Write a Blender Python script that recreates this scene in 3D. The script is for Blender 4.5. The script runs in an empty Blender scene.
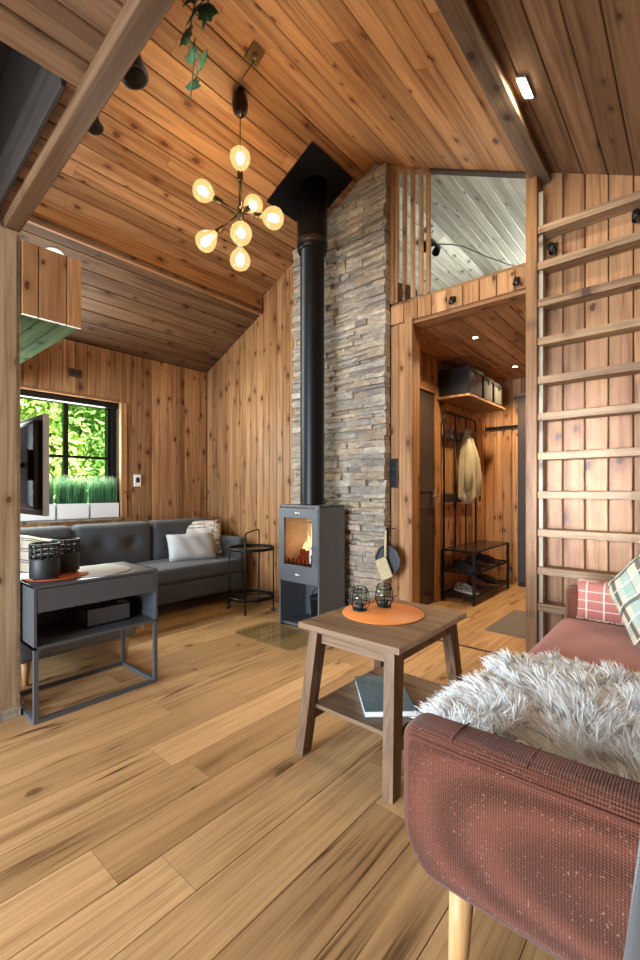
import bpy, bmesh, math, random
from mathutils import Vector, Matrix, Euler, noise
random.seed(7)
SC = bpy.context.scene
COL = SC.collection
R = math.radians

# ------------------------------------------------------------------ camera
cam_d = bpy.data.cameras.new('camera'); cam = bpy.data.objects.new('camera', cam_d); COL.objects.link(cam)
cam.location = (0, 0, 1.1); cam.rotation_euler = (R(90), 0, R(40.6))
cam_d.sensor_fit = 'HORIZONTAL'; cam_d.sensor_width = 36; cam_d.lens = 36 * 440 / 640
cam_d.shift_y = 10 / 640; cam_d.clip_start = 0.02
SC.camera = cam
# ------------------------------------------------------------------ world, sun, daylight, exposure
W = bpy.data.worlds.new('world'); SC.world = W; W.use_nodes = True
wn = W.node_tree.nodes; wl = W.node_tree.links
sky = wn.new('ShaderNodeTexSky'); sky.sky_type = 'HOSEK_WILKIE'; sky.turbidity = 4; sky.ground_albedo = 0.4
sky.sun_direction = Vector((0.55, 0.25, 0.75)).normalized()
wl.new(sky.outputs[0], wn['Background'].inputs[0]); wn['Background'].inputs[1].default_value = 1.6
def light(name, typ, loc, rot, power, color, **kw):
    d = bpy.data.lights.new(name, typ); d.energy = power; d.color = color
    for k, v in kw.items(): setattr(d, k, v)
    o = bpy.data.objects.new(name, d); COL.objects.link(o); o.location = loc; o.rotation_euler = rot
    return o
light('sun', 'SUN', (5, 2, 9), (R(-18), R(38), 0), 17, (1, .95, .86), angle=R(1.5))
# daylight entering by the glass doors behind the camera, by the sofa window and by the loft window
light('daylight_glass_doors', 'AREA', (-2.0, -3.12, 1.15), (R(90), 0, 0), 440, (.80, .91, 1.0), shape='RECTANGLE', size=3.2, size_y=2.0)
light('added_ladder_beam', 'AREA', (-.57, -3.10, 1.18), (R(90), 0, 0), 3, (.90, .97, 1.0), shape='RECTANGLE', size=.34, size_y=.9, spread=R(8))  # narrow extra beam, added to brighten the boards behind the ladder
light('daylight_sofa_window', 'AREA', (-4.40, 1.30, 1.42), (R(90), 0, R(-90)), 60, (.95, 1.0, .93), shape='RECTANGLE', size=1.2, size_y=1.0)
light('daylight_loft_window', 'AREA', (-0.95, 5.28, 2.85), (R(105), 0, R(180)), 46, (.92, 1.0, .97), shape='RECTANGLE', size=.9, size_y=.5)
SC.view_settings.view_transform = 'Standard'; SC.view_settings.look = 'None'
SC.view_settings.exposure = 0.35; SC.view_settings.gamma = 1.0; SC.view_settings.use_curve_mapping = False

# ------------------------------------------------------------------ helpers: materials
def lin(h):
    if isinstance(h, str):
        h = h.lstrip('#'); c = [int(h[i:i + 2], 16) / 255 for i in (0, 2, 4)]
    else: c = h
    return tuple((x / 12.92 if x <= .04045 else ((x + .055) / 1.055) ** 2.4) for x in c) + (1,)
class NT:
    def __init__(s, name):
        s.m = bpy.data.materials.new(name); s.m.use_nodes = True
        s.n = s.m.node_tree.nodes; s.l = s.m.node_tree.links; s.b = s.n['Principled BSDF']
    def new(s, t, **k):
        x = s.n.new(t)
        for a, v in k.items(): setattr(x, a, v)
        return x
    def link(s, a, b): s.l.new(a, b)
    def math(s, op, a, b=None, c=None, clamp=False):
        x = s.new('ShaderNodeMath', operation=op, use_clamp=clamp)
        for i, v in enumerate((a, b, c)):
            if v is None: continue
            if isinstance(v, (int, float)): x.inputs[i].default_value = v
            else: s.link(v, x.inputs[i])
        return x.outputs[0]
    def mix(s, f, a, b, blend='MIX'):
        x = s.new('ShaderNodeMix', data_type='RGBA', blend_type=blend)
        for i, v in ((0, f), (6, a), (7, b)):
            if isinstance(v, (int, float)): x.inputs[i].default_value = v
            elif isinstance(v, tuple): x.inputs[i].default_value = v
            else: s.link(v, x.inputs[i])
        return x.outputs[2]
    def ramp(s, f, stops):
        x = s.new('ShaderNodeValToRGB'); e = x.color_ramp.elements
        while len(e) < len(stops): e.new(.5)
        for i, (p, c) in enumerate(stops): e[i].position = p; e[i].color = c
        s.link(f, x.inputs[0]); return x.outputs[0]
    def rng(s, v, a, b, c=0., d=1.):
        x = s.new('ShaderNodeMapRange'); s.link(v, x.inputs[0])
        for i, q in zip((1, 2, 3, 4), (a, b, c, d)): x.inputs[i].default_value = q
        return x.outputs[0]
    def coords(s, scale=(1, 1, 1), off=None, kind='Object'):
        tc = s.new('ShaderNodeTexCoord'); v = tc.outputs[kind]
        if off is not None:
            a = s.new('ShaderNodeVectorMath', operation='ADD'); s.link(v, a.inputs[0]); s.link(off, a.inputs[1]); v = a.outputs[0]
        m = s.new('ShaderNodeMapping'); m.inputs['Scale'].default_value = scale; s.link(v, m.inputs[0])
        return m.outputs[0]
    def noise(s, vec, scale=5, detail=3, rough=.5, dist=0):
        x = s.new('ShaderNodeTexNoise'); s.link(vec, x.inputs[0])
        x.inputs['Scale'].default_value = scale; x.inputs['Detail'].default_value = detail
        x.inputs['Roughness'].default_value = rough; x.inputs['Distortion'].default_value = dist
        return x.outputs[0]
    def bump(s, h, strength=.3, dist=.01):
        x = s.new('ShaderNodeBump'); x.inputs['Strength'].default_value = strength; x.inputs['Distance'].default_value = dist
        s.link(h, x.inputs['Height']); s.link(x.outputs[0], s.b.inputs['Normal'])
    def rnd(s):
        o = s.new('ShaderNodeObjectInfo'); return o.outputs['Random']

def plain(name, col, rough=.5, metal=0., var=.0, nscale=20, spec=.5, bump=0, emit=None, es=0, alpha=1., trans=0):
    t = NT(name); t.b.inputs['Base Color'].default_value = lin(col)
    t.b.inputs['Roughness'].default_value = rough; t.b.inputs['Metallic'].default_value = metal
    t.b.inputs['Specular IOR Level'].default_value = spec
    if var or bump:
        n = t.noise(t.coords(), nscale, 4)
        if var:
            c = lin(col)
            t.link(t.mix(t.rng(n, .3, .7), tuple(x * (1 - var) for x in c[:3]) + (1,), tuple(min(1, x * (1 + var)) for x in c[:3]) + (1,)), t.b.inputs['Base Color'])
        if bump: t.bump(n, bump, .004)
    if emit: t.b.inputs['Emission Color'].default_value = lin(emit); t.b.inputs['Emission Strength'].default_value = es
    if trans: t.b.inputs['Transmission Weight'].default_value = trans
    t.b.inputs['Alpha'].default_value = alpha
    return t.m

def wood(name, light_c, dark_c, knot_c=None, rough=.5, var=.35, axis='X', grain=1., kscale=1., kfrac=.42, kpow=1., streak=.8, crack=0., spec=.35):
    """board timber: grain along the given local axis, knots, every board its own tone"""
    t = NT(name); r = t.rnd()
    cx = t.new('ShaderNodeCombineXYZ')
    t.link(t.math('MULTIPLY', r, 37.3), cx.inputs[0]); t.link(t.math('MULTIPLY', r, 11.7), cx.inputs[1]); t.link(t.math('MULTIPLY', r, 5.1), cx.inputs[2])
    tc = t.new('ShaderNodeTexCoord'); v = tc.outputs['Object']
    if axis != 'X':
        mp = t.new('ShaderNodeMapping'); t.link(v, mp.inputs[0])
        mp.inputs['Rotation'].default_value = (0, 0, R(-90)) if axis == 'Y' else (0, R(90), 0); v = mp.outputs[0]
    ad = t.new('ShaderNodeVectorMath', operation='ADD'); t.link(v, ad.inputs[0]); t.link(cx.outputs[0], ad.inputs[1]); v = ad.outputs[0]
    def sc(x, y, z):
        m = t.new('ShaderNodeMapping'); m.inputs['Scale'].default_value = (x, y, z); t.link(v, m.inputs[0]); return m.outputs[0]
    knot = None; vv = v
    if knot_c:
        vo = t.new('ShaderNodeTexVoronoi', voronoi_dimensions='2D')
        wob = t.new('ShaderNodeTexNoise'); t.link(sc(16, 30, 30), wob.inputs[0]); wob.inputs['Scale'].default_value = 1; wob.inputs['Detail'].default_value = 3
        wb = t.new('ShaderNodeVectorMath', operation='MULTIPLY_ADD'); t.link(wob.outputs['Color'], wb.inputs[0]); wb.inputs[1].default_value = (.16, .16, 0); t.link(sc(4.6 * kscale, 8.0 * kscale, 1), wb.inputs[2])
        t.link(wb.outputs[0], vo.inputs[0])
        vo.inputs['Scale'].default_value = 1
        sep = t.new('ShaderNodeSeparateColor'); t.link(vo.outputs['Color'], sep.inputs[0])
        gate = t.math('LESS_THAN', sep.outputs[0], kfrac)
        size = t.math('MULTIPLY_ADD', sep.outputs[1], .09, .05)
        d = t.math('DIVIDE', vo.outputs['Distance'], size)
        knot = t.math('MULTIPLY', t.rng(d, 1.15, .75), gate)
        halo = t.math('MULTIPLY', t.rng(d, 3.2, .6), gate)
    g1 = t.noise(sc(1.3 * grain, 34 * grain, 34 * grain), 1, 5, .6, 1.2)
    g2 = t.noise(sc(.5 * grain, 9 * grain, 9 * grain), 1, 3, .5, 1.6)
    f = t.math('ADD', t.math('MULTIPLY', g1, .55), t.math('MULTIPLY', g2, .55 * streak))
    if knot_c: f = t.math('SUBTRACT', f, t.math('MULTIPLY', halo, .12))
    col = t.ramp(f, [(.36, lin(dark_c)), (.52, t_mid(light_c, dark_c)), (.66, lin(light_c))])
    tone = t.rng(r, 0, 1, 1 - var, 1 + var * .35)
    tn = t.new('ShaderNodeCombineColor')
    t.link(tone, tn.inputs[0]); t.link(t.math('POWER', tone, 1.08), tn.inputs[1]); t.link(t.math('POWER', tone, 1.18), tn.inputs[2])
    col = t.mix(1., col, tn.outputs[0], 'MULTIPLY')
    if knot_c: col = t.mix(t.math('MULTIPLY', knot, .85 * kpow), col, lin(knot_c))
    if crack:
        wv = t.noise(sc(.45, 11, 11), 1, 3, .55, .5); m = t.noise(sc(1.6, 4.5, 4.5), 1, 2)
        ck = t.math('MULTIPLY', t.rng(t.math('ABSOLUTE', t.math('SUBTRACT', wv, .5)), .03, .0), t.rng(m, .5, .62))
        fine = t.noise(sc(3, 110, 110), 1, 3, .6)
        col = t.mix(t.math('MULTIPLY', ck, crack), col, lin('#4a3018'))
        col = t.mix(t.rng(fine, .48, .7, 0, .42 * crack), col, lin(dark_c))
    t.link(col, t.b.inputs['Base Color'])
    t.b.inputs['Roughness'].default_value = rough; t.b.inputs['Specular IOR Level'].default_value = spec
    t.bump(g1, .12, .004)
    return t.m
def t_mid(a, b):
    a, b = lin(a), lin(b); return tuple(.62 * x + .38 * y for x, y in zip(a, b))

PINE = wood('pine_wall', '#c7996a', '#845632', '#43220f', .5, .34, kfrac=.5)
PINE_C = wood('pine_ceiling', '#c8976a', '#865631', '#48260f', .42, .34, kfrac=.42)
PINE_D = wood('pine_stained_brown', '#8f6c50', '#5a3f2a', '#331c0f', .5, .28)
PINE_G = wood('pine_greyed', '#b5aa98', '#7d7264', '#4a4038', .55, .25)
PINE_B = wood('pine_wide_board', '#b8895e', '#74492b', '#3a1e0e', .5, .32, kfrac=.45, kscale=.8)
PINE_P = wood('pine_pale', '#c2ad8d', '#8f7758', '#4e3524', .55, .15)
PINE_L = wood('pine_daylit_pale', '#c3bfb4', '#8e897d', '#4a463e', .5, .22)  # same pine as below; the cool loft daylight is painted into its pale tone
PINE_N = wood('pine_green_reflection', '#6c7d62', '#4f6149', '#2c3a2a', 1., .2, spec=0.)  # green light reflected from the foliage is put into this colour
PINE_Z = wood('pine_upright', '#b88a5a', '#77502e', '#45240f', .5, .2, axis='Z')
PINE_Y = wood('pine_beam', '#a67c53', '#6b4a2d', '#3c2212', .5, .2, axis='Y')
OAK = wood('oak_floor', '#cda575', '#8a633d', '#442c1a', .40, .30, grain=.9, kscale=.6, kfrac=.24, kpow=.75, streak=1.3, crack=1.)
TABLE = wood('table_walnut', '#957a60', '#594434', None, .42, .12, grain=1.2)
TABLE_Z = wood('table_walnut_leg', '#876a50', '#4d3829', None, .42, .12, axis='Z', grain=1.2)
TABLE_E = wood('table_pale_edge', '#c9b8a4', '#a08c76', None, .5, .1)
BEECH = wood('beech_leg', '#d3a877', '#b78753', None, .4, .1, axis='Z', grain=.8)
GAPDARK = plain('dark_joint', '#2b1b10', .9)
BLACK = plain('black_metal', '#1d1e20', .42, .6)
BLACKP = plain('black_plastic', '#18191b', .35)
STEELB = plain('stove_steel', '#5f646b', .45, .25, var=.04)
PIPE_M = plain('stove_pipe_black', '#1f2023', .36, .75)
IRON = plain('cast_iron', '#1b1b1c', .6, .4)
CHROME = plain('brushed_steel', '#c9c9c9', .28, 1)
GREY_LAC = plain('dark_grey_lacquer', '#565b62', .38, .2)
WHITE = plain('white_plastic', '#f6f6f4', .4)
DOORDK = plain('door_dark_brown', '#3b2f29', .45, var=.08)
def glass_mat(name, col='#ffffff', refl=.12, rough=.02, tint=.95):
    t = NT(name); n = t.n; n.remove(t.b)
    tr = t.new('ShaderNodeBsdfTransparent'); tr.inputs[0].default_value = tuple(x * tint for x in lin(col)[:3]) + (1,)
    gl = t.new('ShaderNodeBsdfGlossy'); gl.inputs['Roughness'].default_value = rough
    lw = t.new('ShaderNodeLayerWeight'); lw.inputs[0].default_value = .5
    mx = t.new('ShaderNodeMixShader'); t.link(t.math('MULTIPLY_ADD', t.math('POWER', lw.outputs['Facing'], 4), refl * 3, .03, clamp=True), mx.inputs[0])
    t.link(tr.outputs[0], mx.inputs[1]); t.link(gl.outputs[0], mx.inputs[2])
    t.link(mx.outputs[0], n['Material Output'].inputs[0]); return t.m
GLASS = glass_mat('window_glass')
GLASS_S = glass_mat('smoked_glass', '#f5faf6', .25, .03, .97)
GLASS_F = glass_mat('hearth_glass', '#f6faf6', .2, .05, .99)
def fabric(name, c1, c2, scale=160, rough=.9, bumpv=.4, fleck=None):
    t = NT(name); v = t.coords()
    w1 = t.new('ShaderNodeTexWave', bands_direction='X'); w2 = t.new('ShaderNodeTexWave', bands_direction='Z'); w3 = t.new('ShaderNodeTexWave', bands_direction='Y')
    for w in (w1, w2, w3):
        t.link(v, w.inputs[0]); w.inputs['Scale'].default_value = scale; w.inputs['Distortion'].default_value = .12; w.inputs['Detail'].default_value = 1; w.inputs['Detail Scale'].default_value = 1.5
    h = t.math('MULTIPLY', t.math('ADD', t.math('ADD', w1.outputs[1], w2.outputs[1]), w3.outputs[1]), .333)
    n = t.noise(v, 9, 3)
    f = t.math('ADD', t.math('MULTIPLY', h, .75), t.math('MULTIPLY', n, .3))
    col = t.mix(t.rng(f, .25, .85), lin(c1), lin(c2))
    if fleck:
        nf = t.noise(v, 190, 1); col = t.mix(t.rng(nf, .66, .8, 0, .5), col, lin(fleck))
    t.link(col, t.b.inputs['Base Color']); t.b.inputs['Roughness'].default_value = rough
    t.b.inputs['Specular IOR Level'].default_value = .2
    t.b.inputs['Sheen Weight'].default_value = .2
    t.bump(h, bumpv, .003); return t.m
RUST = fabric('rust_tweed', '#3f2015', '#7a4636', 64, .92, .8, fleck='#b58a74')
RUSTSEAT = fabric('rust_seat_lit', '#96584c', '#b87a6c', 60, .92, .4, fleck='#c9a08e')  # same rust fabric, lightened in colour for the brighter light on the seat
CHAR = fabric('charcoal_weave', '#3f4144', '#5d6064', 260, .95, .3)
CHAR2 = fabric('charcoal_felt', '#666a70', '#8c9096', 120, .95, .6, fleck='#9aa0a4')
LGREY = fabric('light_grey_linen', '#a7a9aa', '#c4c5c4', 300, .95, .2)

# ------------------------------------------------------------------ helpers: meshes
class B:
    def __init__(s): s.bm = bmesh.new()
    def box(s, x0, x1, y0, y1, z0, z1, bev=0, seg=2, mat=None):
        r = bmesh.ops.create_cube(s.bm, size=1)
        M = Matrix.Translation(((x0 + x1) / 2, (y0 + y1) / 2, (z0 + z1) / 2)) @ Matrix.Diagonal((abs(x1 - x0), abs(y1 - y0), abs(z1 - z0), 1))
        bmesh.ops.transform(s.bm, matrix=M, verts=r['verts'])
        vs = r['verts']
        if bev:
            ed = list({e for v in vs for e in v.link_edges})
            o = bmesh.ops.bevel(s.bm, geom=ed, offset=bev, segments=seg, affect='EDGES', profile=.5)
            vs = list({v for f in o['faces'] for v in f.verts} | {v for v in vs if v.is_valid})
        if mat is not None: bmesh.ops.transform(s.bm, matrix=mat, verts=vs)
        return s
    def bar(s, a, b, w, d=None, up=(0, 0, 1)):
        a, b = Vector(a), Vector(b); z = (b - a); L = z.length; z.normalize(); d = d or w
        u = Vector(up)
        if abs(z.dot(u)) > .98: u = Vector((1, 0, 0))
        x = u.cross(z).normalized(); y = z.cross(x)
        M = Matrix((x, y, z)).transposed().to_4x4(); M.translation = (a + b) / 2
        r = bmesh.ops.create_cube(s.bm, size=1)
        bmesh.ops.transform(s.bm, matrix=M @ Matrix.Diagonal((w, d, L, 1)), verts=r['verts']); return s
    def tube(s, pts, r, seg=8, closed=False):
        pts = [Vector(p) for p in pts]; n = len(pts); rings = []
        rr = r if isinstance(r, (list, tuple)) else [r] * n
        up = None
        for i, p in enumerate(pts):
            if closed: t = pts[(i + 1) % n] - pts[i - 1]
            else: t = pts[min(i + 1, n - 1)] - pts[max(i - 1, 0)]
            t.normalize()
            if up is None: up = Vector((0, 0, 1)) if abs(t.z) < .9 else Vector((1, 0, 0))
            x = up.cross(t); x.normalize(); y = t.cross(x); up = y
            rings.append([s.bm.verts.new(p + rr[i] * (math.cos(2 * math.pi * k / seg) * x + math.sin(2 * math.pi * k / seg) * y)) for k in range(seg)])
        for i in range(n if closed else n - 1):
            a, b = rings[i], rings[(i + 1) % n]
            for k in range(seg):
                f = s.bm.faces.new((a[k], a[(k + 1) % seg], b[(k + 1) % seg], b[k])); f.smooth = True
        if not closed:
            s.bm.faces.new(rings[0][::-1]); s.bm.faces.new(rings[-1])
        return s
    def lathe(s, prof, seg=24, M=None, close=False):
        M = M or Matrix.Identity(4); rings = []
        for r, z in prof:
            if r < 1e-6: rings.append([s.bm.verts.new(M @ Vector((0, 0, z)))])
            else: rings.append([s.bm.verts.new(M @ Vector((r * math.cos(2 * math.pi * k / seg), r * math.sin(2 * math.pi * k / seg), z))) for k in range(seg)])
        prs = list(zip(rings, rings[1:])) + ([(rings[-1], rings[0])] if close else [])
        for a, b in prs:
            for k in range(seg):
                k2 = (k + 1) % seg
                if len(a) == 1 and len(b) == 1: continue
                if len(a) == 1: f = s.bm.faces.new((a[0], b[k2], b[k]))
                elif len(b) == 1: f = s.bm.faces.new((a[k], a[k2], b[0]))
                else: f = s.bm.faces.new((a[k], a[k2], b[k2], b[k]))
                f.smooth = True
        return s
    def prism(s, poly, z0, z1, M=None):
        M = M or Matrix.Identity(4)
        a = [s.bm.verts.new(M @ Vector((x, y, z0))) for x, y in poly]; b = [s.bm.verts.new(M @ Vector((x, y, z1))) for x, y in poly]
        n = len(poly)
        s.bm.faces.new(a[::-1]); s.bm.faces.new(b)
        for i in range(n): s.bm.faces.new((a[i], a[(i + 1) % n], b[(i + 1) % n], b[i]))
        return s
    def rbox(s, x0, x1, y0, y1, z0, z1, r=.04, n=6, fn=None, rs=4):
        """soft rounded block, dense enough to be deformed by fn(p)"""
        H = [abs(x1 - x0) / 2, abs(y1 - y0) / 2, abs(z1 - z0) / 2]; C = Vector(((x0 + x1) / 2, (y0 + y1) / 2, (z0 + z1) / 2))
        r = min(r, *[h * .98 for h in H])
        def ax(h):
            i = h - r
            a = [-h + r * (1 - math.cos(math.pi / 2 * k / rs)) for k in range(rs)]
            m = [-i + 2 * i * k / n for k in range(n + 1)]
            return a + m + [-q for q in a[::-1]]
        A = [ax(h) for h in H]; cache = {}
        def vert(p):
            key = tuple(round(q, 5) for q in p)
            if key in cache: return cache[key]
            q = [max(-(H[i] - r), min(H[i] - r, p[i])) for i in range(3)]
            d = Vector([p[i] - q[i] for i in range(3)])
            if d.length > 1e-9: d = d.normalized() * r
            w = Vector(q) + d
            if fn: w = fn(w, H)
            cache[key] = s.bm.verts.new(w + C); return cache[key]
        for k in range(3):
            i, j = (k + 1) % 3, (k + 2) % 3
            for sg in (-1, 1):
                for a in range(len(A[i]) - 1):
                    for b in range(len(A[j]) - 1):
                        q = []
                        for da, db in ((0, 0), (1, 0), (1, 1), (0, 1)):
                            p = [0, 0, 0]; p[k] = sg * H[k]; p[i] = A[i][a + da]; p[j] = A[j][b + db]; q.append(vert(p))
                        q = list(dict.fromkeys(q))
                        if len(q) < 3: continue
                        if sg < 0: q.reverse()
                        try: f = s.bm.faces.new(q); f.smooth = True
                        except ValueError: pass
        return s
    def pillow(s, w, h, t, M, n=14, pinch=.12):
        vs = {}
        for sd in (1, -1):
            for i in range(n + 1):
                for j in range(n + 1):
                    u, v = 2 * i / n - 1, 2 * j / n - 1
                    rim = i in (0, n) or j in (0, n)
                    if rim and sd < 0: vs[(i, j, -1)] = vs[(i, j, 1)]; continue
                    e = max(0, (1 - u ** 4) * (1 - v ** 4)) ** .5
                    x = w / 2 * u * (1 - pinch * (1 - abs(v) ** 2) * .35 * abs(u) ** 3); y = h / 2 * v * (1 - pinch * (1 - abs(u) ** 2) * .35 * abs(v) ** 3)
                    z = sd * t / 2 * e + .006 * math.sin(9 * u + 3 * v) * e
                    vs[(i, j, sd)] = s.bm.verts.new(M @ Vector((x, y, z)))
        for sd in (1, -1):
            for i in range(n):
                for j in range(n):
                    q = [vs[(i, j, sd)], vs[(i + 1, j, sd)], vs[(i + 1, j + 1, sd)], vs[(i, j + 1, sd)]]
                    if sd < 0: q.reverse()
                    f = s.bm.faces.new(q); f.smooth = True
        return s
    def mesh(s, name):
        bmesh.ops.recalc_face_normals(s.bm, faces=s.bm.faces[:])
        me = bpy.data.meshes.new(name); s.bm.to_mesh(me); s.bm.free(); return me
    def build(s, name, mat, parent=None, **kw):
        return obj(name, s.mesh(name), mat, parent, **kw)
def obj(name, me, mat, parent=None, label=None, cat=None, group=None, kind=None, loc=None, rot=None):
    o = bpy.data.objects.new(name, me); COL.objects.link(o)
    if mat is not None and me is not None and not me.materials: me.materials.append(mat)
    o.parent = parent
    if loc: o.location = loc
    if rot: o.rotation_euler = rot
    return tag(o, label, cat, group, kind)
def tag(o, label=None, cat=None, group=None, kind=None):
    if label: o['label'] = label
    if cat: o['category'] = cat
    if group: o['group'] = group
    if kind: o['kind'] = kind
    return o
def thing(name, label, cat, loc=(0, 0, 0), rz=0, group=None):
    o = bpy.data.objects.new(name, None); COL.objects.link(o); o.empty_display_size = .1
    o.location = loc; o.rotation_euler = (0, 0, rz); return tag(o, label, cat, group)
def struct(name, b, mat, label=None):
    return b.build(name, mat, None, kind='structure', label=label or None)
BM_CACHE = {}
def board(parent, name, mat, org, xd, yd, L0, W_, t=.018, L1=None, S0=0., S1=0., ch=.004):
    """one tongued board: local X along its length from org, local Y across, local Z out of the wall; slanted ends allowed"""
    L1 = L0 if L1 is None else L1
    key = (round(L0, 4), round(L1, 4), round(W_, 4), t, round(S0, 4), round(S1, 4))
    me = BM_CACHE.get((key, mat.name))
    if me is None:
        sec = [(0, 0), (W_, 0), (W_, t - ch), (W_ - ch, t), (ch, t), (0, t - ch)]
        def e(y, a, b): return a + (b - a) * y / W_
        v = [(e(y, S0, S1), y, z) for y, z in sec] + [(e(y, L0, L1), y, z) for y, z in sec]
        f = [tuple(range(5, -1, -1)), tuple(range(6, 12))] + [(i, (i + 1) % 6, 6 + (i + 1) % 6, 6 + i) for i in range(6)]
        me = bpy.data.meshes.new(name); me.from_pydata(v, [], [tuple(q) for q in f]); me.materials.append(mat); me.update()
        BM_CACHE[(key, mat.name)] = me
    o = bpy.data.objects.new(name, me); COL.objects.link(o); o.parent = parent
    x, y = Vector(xd).normalized(), Vector(yd).normalized(); z = x.cross(y)
    M = Matrix((x, y, z)).transposed().to_4x4(); M.translation = Vector(org)
    o.matrix_local = M
    return o
def copy_tree(o, parent=None):
    c = o.copy(); COL.objects.link(c); c.parent = parent
    for ch in o.children: copy_tree(ch, c)
    return c

# ------------------------------------------------------------------ room dimensions
XW, YB = -4.305, 3.015            # sofa-window wall, gable wall
XR, YF = .62, -3.3               # wall behind the rust sofa, glazed wall behind the camera
RX, RZ, SL, SR = -1.95, 3.72, .47, .51
def roof(x): return RZ - SL * (RX - x) if x < RX else RZ - SR * (x - RX)
def lowroof(x): return 2.454 + SL * (x - XW)
XB = -3.36                        # where the lower ceiling meets the fascia

# ------------------------------------------------------------------ floor
floor = struct('floor', B().box(-4.6, 1.0, -3.5, 5.5, -.12, -.012), GAPDARK)
x = -4.32; k = 0; PW = .182
while x < XR:
    x1 = min(x + PW, XR)
    y = -2.2 - random.random() * 1.1; yend = YB - .012
    while y < yend:
        y2 = min(y + 1.28, yend)
        if y2 - y > .03 and y2 > -1.2:
            board(floor, 'floor_plank', OAK, (x + .0008, y2 - .0008, -.012), (0, -1, 0), (1, 0, 0), y2 - y - .0016, x1 - x - .0016, .012, ch=.0012)
        y = y2
    if -2.0 < x + PW and x < -.55:
        y = YB + .012; first = True
        while y < 5.35:
            y2 = min(y + (.3 + random.random() * .9 if first else 1.28), 5.35); first = False
            board(floor, 'floor_plank', OAK, (x + .0008, y2 - .0008, -.012), (0, -1, 0), (1, 0, 0), y2 - y - .0016, x1 - x - .0016, .012, ch=.0012)
            y = y2
    x = x1
# threshold strip in the hall doorway
board(floor, 'threshold_strip', plain('threshold_bronze', '#4a3524', .4, .4), (-1.67, YB - .012, -.004), (1, 0, 0), (0, 1, 0), .85, .024, .008)

# ------------------------------------------------------------------ ceiling
b = B()
for xa, xb in ((XB, RX), (RX, XR + .2)):
    za, zb = roof(xa), roof(xb)
    b.prism([(xa, za + .02), (xb, zb + .02), (xb, zb + .2), (xa, za + .2)], -5.5, 3.5, Matrix.Rotation(R(90), 4, 'X'))
b.prism([(XW - .3, lowroof(XW - .3) + .02), (XB, lowroof(XB) + .02), (XB, lowroof(XB) + .38), (XW - .3, lowroof(XW - .3) + .3)], -YB - .02, 3.5, Matrix.Rotation(R(90), 4, 'X'))
b.prism([(XB, roof(XB) + .02), (-2.8, roof(-2.8) + .02), (-2.8, roof(-2.8) + .3), (XB, roof(XB) + .3)], -5.5, 3.5, Matrix.Rotation(R(90), 4, 'X'))
ceiling = struct('ceiling', b, GAPDARK)
def slope_boards(xa, xb, n, fz, y0, y1, mat, joints=False):
    for i in range(n):
        p, q = xa + (xb - xa) * i / n, xa + (xb - xa) * (i + 1) / n
        A, Q = Vector((p, 0, fz(p))), Vector((q, 0, fz(q)))
        wd = (Q - A); w = wd.length - .004; wd.normalize(); A += wd * .002
        cuts = [y0, y1]
        if joints and random.random() < .5: cuts = [y0, y0 + (y1 - y0) * random.uniform(.3, .8), y1]
        nrm = Vector((0, 1, 0)).cross(wd)
        out = -1 if nrm.z > 0 else 1
        for c0, c1 in zip(cuts, cuts[1:]):
            if out > 0: board(ceiling, 'ceiling_board', mat, (A.x, c0, A.z + .018), (0, 1, 0), tuple(wd), c1 - c0 - .002, w)
            else: board(ceiling, 'ceiling_board', mat, (A.x, c1 - .002, A.z + .018), (0, -1, 0), tuple(wd), c1 - c0 - .002, w)
slope_boards(XB, RX, 13, roof, -.4, YB + .012, PINE_C, True)
slope_boards(RX, -.76, 10, roof, -.4, YB + .012, PINE_C, True)
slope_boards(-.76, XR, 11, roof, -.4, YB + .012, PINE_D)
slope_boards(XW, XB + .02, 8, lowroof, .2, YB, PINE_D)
slope_boards(-2.75, RX, 7, roof, YB + .014, 5.35, PINE_L, True)
slope_boards(RX, -.55, 12, roof, YB + .014, 5.35, PINE_L, True)
# fascia beam where the two ceilings meet, and the purlin over the ladder
board(ceiling, 'fascia_beam', PINE_C, (XB + .005, YB, lowroof(XB) - .018), (0, -1, 0), (0, 0, 1), 3.4, .20, .03)
B().box(-.782, -.69, -.4, YB, 3.015, 3.11, .004).build('purlin_beam', wood('purlin_grey', '#8a7460', '#574636', '#38261a', .5, .1, axis='Y'), ceiling)

# ------------------------------------------------------------------ window wall
WY0, WY1, WZ0, WZ1 = .62, 2.005, .832, 1.962
b = B()
b.box(-4.5, XW - .02, YF, WY0, -.1, 2.6).box(-4.5, XW - .02, WY1, YB + .2, -.1, 2.6)
b.box(-4.5, XW - .02, WY0, WY1, -.1, WZ0 - .02).box(-4.5, XW - .02, WY0, WY1, WZ1 + .02, 2.6)
wall_left = struct('wall_left', b, GAPDARK)
def vboard(parent, mat, x_or_y, a, w, z0, z1a, z1b=None, wall='left', t=.018):
    z1b = z1a if z1b is None else z1b
    if wall == 'left':    # faces +X ; local x up, local y = +Y  -> z = x cross y = up x Y = -X ; use Y reversed
        return board(parent, 'wall_board', mat, (x_or_y, a + w, 0), (0, 0, 1), (0, -1, 0), z1b, w, t, z1a, z0, z0)
    if wall == 'back':    # faces -Y ; up x (-X) ... up cross X = Y ; need -Y so width runs -X
        return board(parent, 'wall_board', mat, (a + w, x_or_y, 0), (0, 0, 1), (-1, 0, 0), z1b, w, t, z1a, z0, z0)
y = YB - .002
while y > .25:
    w = random.choice((.092, .098, .106, .112)); a = y - w
    if a < WY1 < y - .001: a = WY1; w = y - a
    xx = XW - .018
    if y <= WY0 or a >= WY1 - .001: vboard(wall_left, PINE, xx, a, w - .003, 0, lowroof(XW))
    else:
        vboard(wall_left, PINE, xx, a, w - .003, 0, WZ0 - .02); vboard(wall_left, PINE, xx, a, w - .003, WZ1 + .02, lowroof(XW))
    y = a
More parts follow.
